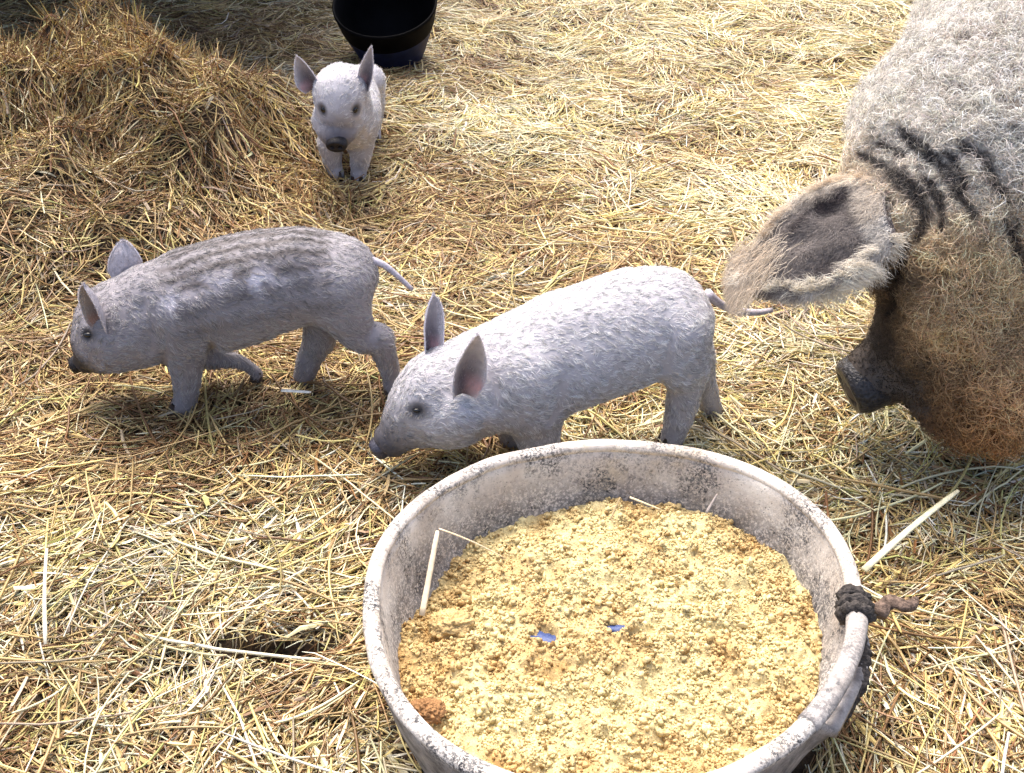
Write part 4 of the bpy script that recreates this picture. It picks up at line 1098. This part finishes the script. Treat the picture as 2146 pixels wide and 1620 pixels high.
def build_tub():
    O = (TUB[0], TUB[1], 0)
    root = empty('feed_tub', O)
    tag(root, 'round rubber feed tub crusted white with dried feed and a loop handle on its right', 'feed tub')
    M = tub_material()
    S = 288
    A = np.arange(S) * math.tau / S
    R = rim_r(A)
    sk = slot_k(A)
    # wall profile: (radius offset from rim, z) outer from base up, over, down inside, and the floor
    prof = [(-.200, .004, 1), (-.062, .004, 1), (-.046, .010, 1), (-.040, .02, 1), (-.022, .08, 1), (-.010, .13, .9), (-.004, .160, .75),
            (-.004, .172, .3), (-.012, .176, 0), (-.020, .170, 0), (-.023, .155, 0), (-.030, .12, 0), (-.040, .08, 0), (-.056, .03, 0), (-.075, .020, 0), (-.200, .020, 0)]
    V, C = [], []
    for dr, z, oc in prof:
        zz = np.where(z > .13, z - sk * (.034 if z > .15 else .02), z)
        rr = R + dr + (sk * .016 if z > .1 else 0)
        wob = (noise3(p3(np.cos(A) * 2, np.sin(A) * 2, z * 6), 2, 3) - .5) * .006
        rr = rr + wob
        V.append(np.stack([TUB[0] + rr * np.cos(A), TUB[1] + rr * np.sin(A), zz], 1))
        C.append(np.stack([np.maximum(oc, sk * .9 * (z > .12))] * 3, 1))
    V = np.concatenate(V); C = np.concatenate(C)
    n = len(prof)
    Fc = [[i * S + k, i * S + (k + 1) % S, (i + 1) * S + (k + 1) % S, (i + 1) * S + k] for i in range(n - 1) for k in range(S)]
    Fc = [f[::-1] for f in Fc]
    Fc.append([k for k in range(S)]); Fc.append([(n - 1) * S + k for k in range(S)][::-1])
    mesh_obj('wall', V, Fc, M, root, col=C, origin=O)
    # thick rolled lip, all the way round except the handle
    def lip(name, a0, a1, closed, rad, dz=0, bulge=0):
        n = int(260 * (a1 - a0) / math.tau)
        aa = np.linspace(a0, a1, n)
        r = rim_r(aa) - .011
        e = np.sin(np.linspace(0, math.pi, n)) ** .6
        P = np.stack([TUB[0] + (r + bulge * e) * np.cos(aa), TUB[1] + (r + bulge * e) * np.sin(aa), H_RIM - .008 + dz * e + (noise3(p3(np.cos(aa) * 3, np.sin(aa) * 3), 2, 8) - .5) * .004], 1)
        S2 = 16
        t = unit(np.gradient(P, axis=0)); up = np.array([0, 0, 1.0]); sd_ = unit(np.cross(t, up))
        V = []
        for i in range(n):
            rw = rad * (1 + (noise3(np.array([P[i]]), 30, 6)[0] - .5) * .16)
            for k in range(S2):
                th = math.tau * k / S2
                V.append(P[i] + sd_[i] * math.cos(th) * rw * 1.12 + up * math.sin(th) * rw * .92)
        Fc = [[i * S2 + k, i * S2 + (k + 1) % S2, (i + 1) * S2 + (k + 1) % S2, (i + 1) * S2 + k] for i in range(n - 1) for k in range(S2)]
        Fc = [f[::-1] for f in Fc]
        Fc.append(list(range(S2))); Fc.append([(n - 1) * S2 + k for k in range(S2)][::-1])
        col = np.zeros((len(V), 3)) + (.65 if name == 'handle' else 0)
        return mesh_obj(name, V, Fc, M, root, col=col, origin=O)
    lip('rim', SLOT[1] + .02, SLOT[0] + math.tau - .02, False, .0098)
    h = lip('handle', SLOT[0] - .05, SLOT[1] + .02, False, .0115, dz=.006, bulge=.002)
    h['label'] = 'grey loop handle worn smooth at the right of the tub'
    # black knotted rope where the handle starts
    M_R = mat_plain('old_rope', (.012, .010, .010), rough=.85, scale=200, bump=1.0, dist=.004, col2=(.07, .06, .055))
    a = SLOT[1] + .03
    rr = rim_r(np.array([a]))[0]
    c = np.array([TUB[0] + (rr - .012) * math.cos(a), TUB[1] + (rr - .012) * math.sin(a), .168])
    rad = np.array([math.cos(a), math.sin(a), 0]); tg = np.array([-math.sin(a), math.cos(a), 0])
    pts = []
    for k in range(64):
        th = k / 63 * math.tau * 2.4
        pts.append(c + rad * math.cos(th) * .016 + np.array([0, 0, 1]) * math.sin(th) * .016 + tg * (-.018 + .036 * k / 63))
    end = []
    for k in range(1, 7):
        t_ = a - .05 - k * .075
        r_ = rim_r(np.array([t_]))[0] + .010 - .004 * abs(k - 3)
        end.append(np.array([TUB[0] + r_ * math.cos(t_), TUB[1] + r_ * math.sin(t_), .150 - .006 * k]))
    P = np.vstack([np.array(pts), spline([pts[-1]] + end, 40)[1:]])
    V, Fc = tube(P, np.full(len(P), .0078), 9, 1, 3, wob=.9)
    mesh_obj('rope', V, Fc, M_R, root, origin=O)
build_tub()

# ------------------------------------------------------------------ feed in the tub
def feed_h(x, y):
    q = p3(x, y)
    dx, dy = x - TUB[0], y - TUB[1]
    a = np.arctan2(dy, dx)
    r = np.hypot(dx, dy) / (rim_r(a) - .055)
    h = .089 + .016 * (fbm(q, 6, 41, 2) - .5) + .012 * (1 - r ** 2) * 1
    h = h - .045 * np.exp(-(((dx + .245) / .10) ** 2 + ((dy - .12) / .10) ** 2))       # eaten away by the far left wall
    h = h - .012 * np.exp(-(((dx + .10) / .12) ** 2 + ((dy - .24) / .05) ** 2))
    h = h + .010 * np.exp(-(((dx - .02) / .06) ** 2 + ((dy - .24) / .03) ** 2)) + .010 * np.exp(-(((dx - .14) / .06) ** 2 + ((dy - .21) / .04) ** 2))
    h = h + (fbm(q, 38, 43, 3) - .5) * .026 + (noise3(q, 150, 47) - .5) * .005 + (np.abs(noise3(q, 62, 49) - .5) - .25) * .016
    for k in ('p1', 'p2'):
        px_, py_, _ = SPOTS[k]
        s = .020 if k == 'p1' else .014
        h = h - .010 * np.exp(-(((x - px_) / s) ** 2 + ((y - py_) / (s * .7)) ** 2) ** 2)
    return h

def build_feed():
    m, N, L, b = mat_new('ground_feed')
    at = N.new('ShaderNodeAttribute'); at.attribute_name = 'Col'
    geo = N.new('ShaderNodeNewGeometry')
    nz = N.new('ShaderNodeTexNoise'); nz.inputs['Scale'].default_value = 420; nz.inputs['Detail'].default_value = 4
    L.new(geo.outputs['Position'], nz.inputs['Vector'])
    mr = N.new('ShaderNodeMapRange'); mr.inputs[1].default_value = .3; mr.inputs[2].default_value = .7; mr.inputs[3].default_value = .72; mr.inputs[4].default_value = 1.18
    L.new(nz.outputs['Fac'], mr.inputs[0])
    vm = N.new('ShaderNodeVectorMath'); vm.operation = 'SCALE'; L.new(at.outputs['Color'], vm.inputs[0]); L.new(mr.outputs[0], vm.inputs['Scale'])
    L.new(vm.outputs[0], b.inputs['Base Color']); b.inputs['Roughness'].default_value = .8; b.inputs['Specular IOR Level'].default_value = .2
    bp = N.new('ShaderNodeBump'); bp.inputs['Strength'].default_value = .8; bp.inputs['Distance'].default_value = .002
    L.new(nz.outputs['Fac'], bp.inputs['Height']); L.new(bp.outputs[0], b.inputs['Normal'])
    def fcol(x, y, rg=None):
        q = p3(x, y)
        dx, dy = x - TUB[0], y - TUB[1]
        r = np.hypot(dx, dy) / (rim_r(np.arctan2(dy, dx)) - .06)
        t = (fbm(q, 11, 61, 3) - .5) * 1.4 + (fbm(q, 45, 63, 2) - .5) * 1.0
        edge = np.clip((r - .82) / .18, 0, 1) * .30
        k = np.clip(t * .9 + edge + .10, 0, 1)[:, None]
        c = np.array([.71, .59, .31]) * (1 - k) + np.array([.44, .24, .075]) * k
        if rg is not None:
            c = c * rg.uniform(.80, 1.16, (len(x), 1))
        return c
    # base mound
    nr, na = 90, 300
    rr = np.linspace(0, 1, nr); aa = np.arange(na) * math.tau / na
    Rr, Aa = np.meshgrid(rr, aa, indexing='ij')
    R = (rim_r(Aa.ravel()).reshape(Aa.shape) - .040) * Rr
    X = TUB[0] + R * np.cos(Aa); Y = TUB[1] + R * np.sin(Aa)
    Z = feed_h(X.ravel(), Y.ravel())
    V = np.stack([X.ravel(), Y.ravel(), Z], 1)
    i = (np.arange(nr - 1)[:, None] * na + np.arange(na)[None]).ravel()
    j = (np.arange(nr - 1)[:, None] * na + (np.arange(na)[None] + 1) % na).ravel()
    q = np.stack([i, i + na, j + na, j], 1)
    cb = fcol(V[:, 0], V[:, 1]) * .8
    # crumbs
    rg = np.random.default_rng(5)
    t = (1 + 5 ** .5) / 2
    ico = np.array([(-1, t, 0), (1, t, 0), (-1, -t, 0), (1, -t, 0), (0, -1, t), (0, 1, t), (0, -1, -t), (0, 1, -t), (t, 0, -1), (t, 0, 1), (-t, 0, -1), (-t, 0, 1)]) / 1.9
    icf = np.array([(0, 11, 5), (0, 5, 1), (0, 1, 7), (0, 7, 10), (0, 10, 11), (1, 5, 9), (5, 11, 4), (11, 10, 2), (10, 7, 6), (7, 1, 8), (3, 9, 4), (3, 4, 2), (3, 2, 6), (3, 6, 8), (3, 8, 9), (4, 9, 5), (2, 4, 11), (6, 2, 10), (8, 6, 7), (9, 8, 1)])
    n = 60000
    a = rg.uniform(0, math.tau, n); r = np.sqrt(rg.random(n)) * (rim_r(a) - .041)
    x = TUB[0] + r * np.cos(a); y = TUB[1] + r * np.sin(a)
    s = rg.lognormal(-6.62, .50, n).clip(.0006, .0058)
    cl = fbm(p3(x, y), 55, 71, 2)
    keep = (rg.random(n) < np.clip((cl - .25) * 2.2, .15, 1))
    for k in ('p1', 'p2'):
        px_, py_, _ = SPOTS[k]
        keep &= np.hypot(x - px_, (y - py_) * 1.4) > (.016 if k == 'p1' else .009)
    x, y, s = x[keep], y[keep], s[keep]; n = len(x)
    z = feed_h(x, y) + s * rg.uniform(-.1, .9, n)
    jit = rg.uniform(.35, 1.55, (n, 12, 1))
    vv = ico[None] * jit * s[:, None, None] * rg.uniform(.7, 1.3, (n, 1, 3)) + np.stack([x, y, z], 1)[:, None]
    ff = icf[None] + (np.arange(n) * 12)[:, None, None]
    cx_ = fcol(x, y, rg); dkk = rg.random(n) < .07; cx_[dkk] *= np.array([.45, .36, .28]); cc = np.repeat(cx_, 12, 0)
    tri = np.concatenate([q[:, [0, 1, 2]], q[:, [0, 2, 3]]])
    allV = np.concatenate([V, vv.reshape(-1, 3)])
    allF = np.concatenate([tri, ff.reshape(-1, 3) + len(V)])
    tag(mesh_obj('feed_mash', allV, allF, m, col=np.concatenate([cb, cc]), smooth=True), 'crumbly yellow ground feed heaped inside the crusted tub', 'animal feed', kind='stuff')
    # two dark clumps
    def clump(key, rad, col1, label, seed):
        c = np.array(SPOTS[key]); c[2] = feed_h(np.array([c[0]]), np.array([c[1]]))[0] + rad * .3
        V, Fc = [], []
        n_, m_ = 48, 72
        for i in range(n_ + 1):
            th = math.pi * i / n_
            for j in range(m_):
                a_ = math.tau * j / m_
                V.append((math.sin(th) * math.cos(a_), math.sin(th) * math.sin(a_), math.cos(th)))
        V = np.array(V)
        d = 1 + (fbm(V, 2.2, seed, 3) - .5) * .7 + (noise3(V, 9, seed) - .5) * .28 + (noise3(V, 20, seed) - .5) * .22
        P = c + V * d[:, None] * rad * np.array([1.25, .9, .7])
        for i in range(n_):
            for j in range(m_):
                Fc.append([i * m_ + j, (i + 1) * m_ + j, (i + 1) * m_ + (j + 1) % m_, i * m_ + (j + 1) % m_])
        colr = np.array(col1) * (.7 + .8 * fbm(P, 90, 3, 2))[:, None]
        tag(mesh_obj('feed_clump', P, Fc, m, col=colr, origin=c), label, 'feed clump')
    clump('b1', .024, (.52, .37, .17), 'big round golden brown feed clump by the left wall of the tub', 3)
    clump('b2', .019, (.30, .16, .07), 'dark reddish brown feed clump low on the left of the tub', 9)
    # small wet patches, the sky's blue reflection painted into their base colour
    mw, N2, L2, b2 = mat_new('sky_blue_water')
    b2.inputs['Base Color'].default_value = (.05, .08, .22, 1); b2.inputs['Roughness'].default_value = .35
    n3 = N2.new('ShaderNodeTexNoise'); n3.inputs['Scale'].default_value = 160
    bp = N2.new('ShaderNodeBump'); bp.inputs['Strength'].default_value = .3; bp.inputs['Distance'].default_value = .002
    L2.new(n3.outputs['Fac'], bp.inputs['Height']); L2.new(bp.outputs[0], b2.inputs['Normal'])
    for key, rx, ry, lab in (('p1', .022, .013, 'larger blue wet patch left of the middle of the yellow feed'), ('p2', .015, .006, 'thin blue wet sliver right of the middle of the yellow feed')):
        c = np.array(SPOTS[key]); c[2] = feed_h(np.array([c[0]]), np.array([c[1]]))[0] + .0035
        k = 40
        aa = np.arange(k) * math.tau / k
        rr_ = 1 + (noise3(p3(np.cos(aa) * 2, np.sin(aa) * 2), 1.5, 5 if key == 'p1' else 6) - .5) * .9
        ring = np.stack([c[0] + rx * rr_ * np.cos(aa), c[1] + ry * rr_ * np.sin(aa), np.full(k, c[2])], 1)
        low = ring - np.array([0, 0, .006])
        V = np.concatenate([ring, low, [c + np.array([0, 0, .0003])]])
        Fc = [[i, (i + 1) % k, 2 * k] for i in range(k)] + [[i + k, (i + 1) % k + k, (i + 1) % k, i] for i in range(k)]
        tag(mesh_obj('puddle', V, Fc, mw, origin=c), lab, 'puddle')
build_feed()

# ------------------------------------------------------------------ single stalks, stick, bucket
stalk('s1', .0060, .0045, (.80, .74, .50), 'thick pale stalk leaning up from the right rim of the tub', bend=.006)
stalk('s2', .0042, .0034, (.74, .62, .44), 'upright tan stalk leaning on the left inside wall of the tub')
stalk('s3', .0018, .0012, (.66, .52, .34), 'thin bent stalk reaching from the tub wall down to the feed', bend=.004)
stalk('s5', .0024, .0012, (.30, .26, .24), 'short grey twig sticking up against the far wall of the tub', name='twig')
stalk('s8', .0035, .0018, (.52, .40, .22), 'short broken stalk standing in the feed at the back of the tub')
stalk('s9', .0022, .0016, (.66, .54, .34), 'thin stalk lying at the back edge of the feed')
stalk('s6', .0042, .0034, (.84, .80, .70), 'short white piece of stalk under the hind feet of the striped piglet')
stalk('s7', .0022, .0032, (.66, .60, .46), 'long whitish stalk pointing away at the lower left edge', bend=.01)

def stick():
    a, b = np.array(SPOTS['s4'][0]), np.array(SPOTS['s4'][1])
    t = np.linspace(0, 1, 14)[:, None]
    P = a * (1 - t) + b * t + np.array([0, 0, 1]) * .012 * np.sin(t * 3.1) + np.array([.0, .01, 0]) * np.sin(t * 7)
    V, Fc = tube(P, np.array([.010, .013, .011, .010, .012, .010, .009, .011, .009, .008, .009, .007, .006, .003]), 12, .7, 4, wob=.35)
    m = mat_plain('bark', (.05, .032, .024), rough=.8, scale=110, bump=1.0, dist=.006, col2=(.20, .14, .11))
    tag(mesh_obj('stick', V, Fc, m, origin=a), 'stubby dark broken stick lying beside the tub handle', 'stick')
stick()

def bucket():
    c = np.array([-.385, 3.80, .0])
    root = empty('bucket', c)
    tag(root, 'black and navy bucket standing tilted in the straw behind the farthest piglet', 'bucket')
    m1 = mat_plain('black_plastic', (.0015, .0015, .002), rough=.6, scale=20, bump=.1, col2=(.003, .003, .004), spec=.05)
    m2 = mat_plain('navy_plastic', (.006, .010, .040), rough=.5, scale=30, bump=.2, col2=(.012, .02, .075), spec=.25)
    ax = unit(np.array([-.04, -.42, 1.0])); s = unit(np.cross(ax, [0, 0, 1])); u = np.cross(s, ax)
    S = 48
    base = c + np.array([0, .0, -.03])
    def lathe(name, prof, mat, capa=False, capb=False):
        V = []
        for z, r in prof:
            for k in range(S):
                a = math.tau * k / S
                V.append(base + ax * z + (s * math.cos(a) + u * math.sin(a)) * r)
        Fc = [[i * S + k, i * S + (k + 1) % S, (i + 1) * S + (k + 1) % S, (i + 1) * S + k] for i in range(len(prof) - 1) for k in range(S)]
        if capa: Fc.append(list(range(S))[::-1])
        if capb: Fc.append([(len(prof) - 1) * S + k for k in range(S)])
        return mesh_obj(name, V, Fc, mat, root, origin=c)
    lathe('lower_wall', [(0, .085), (.004, .095), (.05, .112), (.145, .145)], m2, capa=True)
    lathe('upper_wall', [(.145, .1455), (.16, .150), (.205, .160), (.213, .1625), (.222, .1625), (.224, .159), (.215, .154), (.14, .138), (.03, .10), (.025, .02)], m1, capb=True)
bucket()

# added unseen boards off to the upper left, put there to shade that corner
def shade_wall():
    root = empty('shade_board_wall', (-2.1, 4.95, 0))
    tag(root, 'added unseen upright board wall shading the back left straw', 'wall')
    m = mat_plain('weathered_board', (.10, .075, .055), rough=.85, scale=14, bump=.5, dist=.004, col2=(.22, .17, .13))
    g = random.Random(4)
    x = -4.3
    first = None
    while x < -.75:
        w = g.uniform(.13, .16); h = 1.75 + g.uniform(-.03, .03)
        y = 4.95 + g.uniform(-.006, .006); d = .022
        X0, X1 = x, x + w - .006
        V = [(a, b, c) for a in (X0, X1) for b in (y, y + d) for c in (-.05, h)]
        Fc = [(0, 1, 3, 2), (4, 6, 7, 5), (0, 4, 5, 1), (2, 3, 7, 6), (1, 5, 7, 3), (0, 2, 6, 4)]
        mesh_obj('board', V, [list(f) for f in Fc], m, root, smooth=False, origin=(-2.1, 4.95, 0))
        x += w
    for z in (.35, 1.45):
        V = [(a, b, c) for a in (-4.3, -.75) for b in (4.985, 5.03) for c in (z, z + .09)]
        mesh_obj('rail', V, [[0, 1, 3, 2], [4, 6, 7, 5], [0, 4, 5, 1], [2, 3, 7, 6], [1, 5, 7, 3], [0, 2, 6, 4]], m, root, smooth=False, origin=(-2.1, 4.95, 0))
shade_wall()

def shade_roof():  # added out of view to keep sun and sky off that corner
    root = empty('shade_board_roof', (-2.6, 4.6, 0))
    tag(root, 'added unseen low board roof shading the back left corner', 'roof')
    m = mat_plain('roof_board', (.09, .07, .055), rough=.85, scale=14, bump=.5, dist=.004, col2=(.20, .16, .13))
    x = -4.3
    while x < -.62:
        V = [(a, b, c + (b - 4.0) * .12 + d) for a in (x, x + .15) for b, c in ((3.55, 1.55), (5.1, 1.55)) for d in (0, .022)]
        mesh_obj('board', V, [[0, 1, 3, 2], [4, 6, 7, 5], [0, 4, 5, 1], [2, 3, 7, 6], [1, 5, 7, 3], [0, 2, 6, 4]], m, root, smooth=False, origin=(-2.6, 4.6, 0))
        x += .156
    for xp in (-4.2, -1.0):
        V, Fc = tube([(xp, 4.85, -.05), (xp, 4.85, 1.643)], [.04, .04], 10)
        mesh_obj('post', V, Fc, m, root, origin=(-2.6, 4.6, 0))
shade_roof()
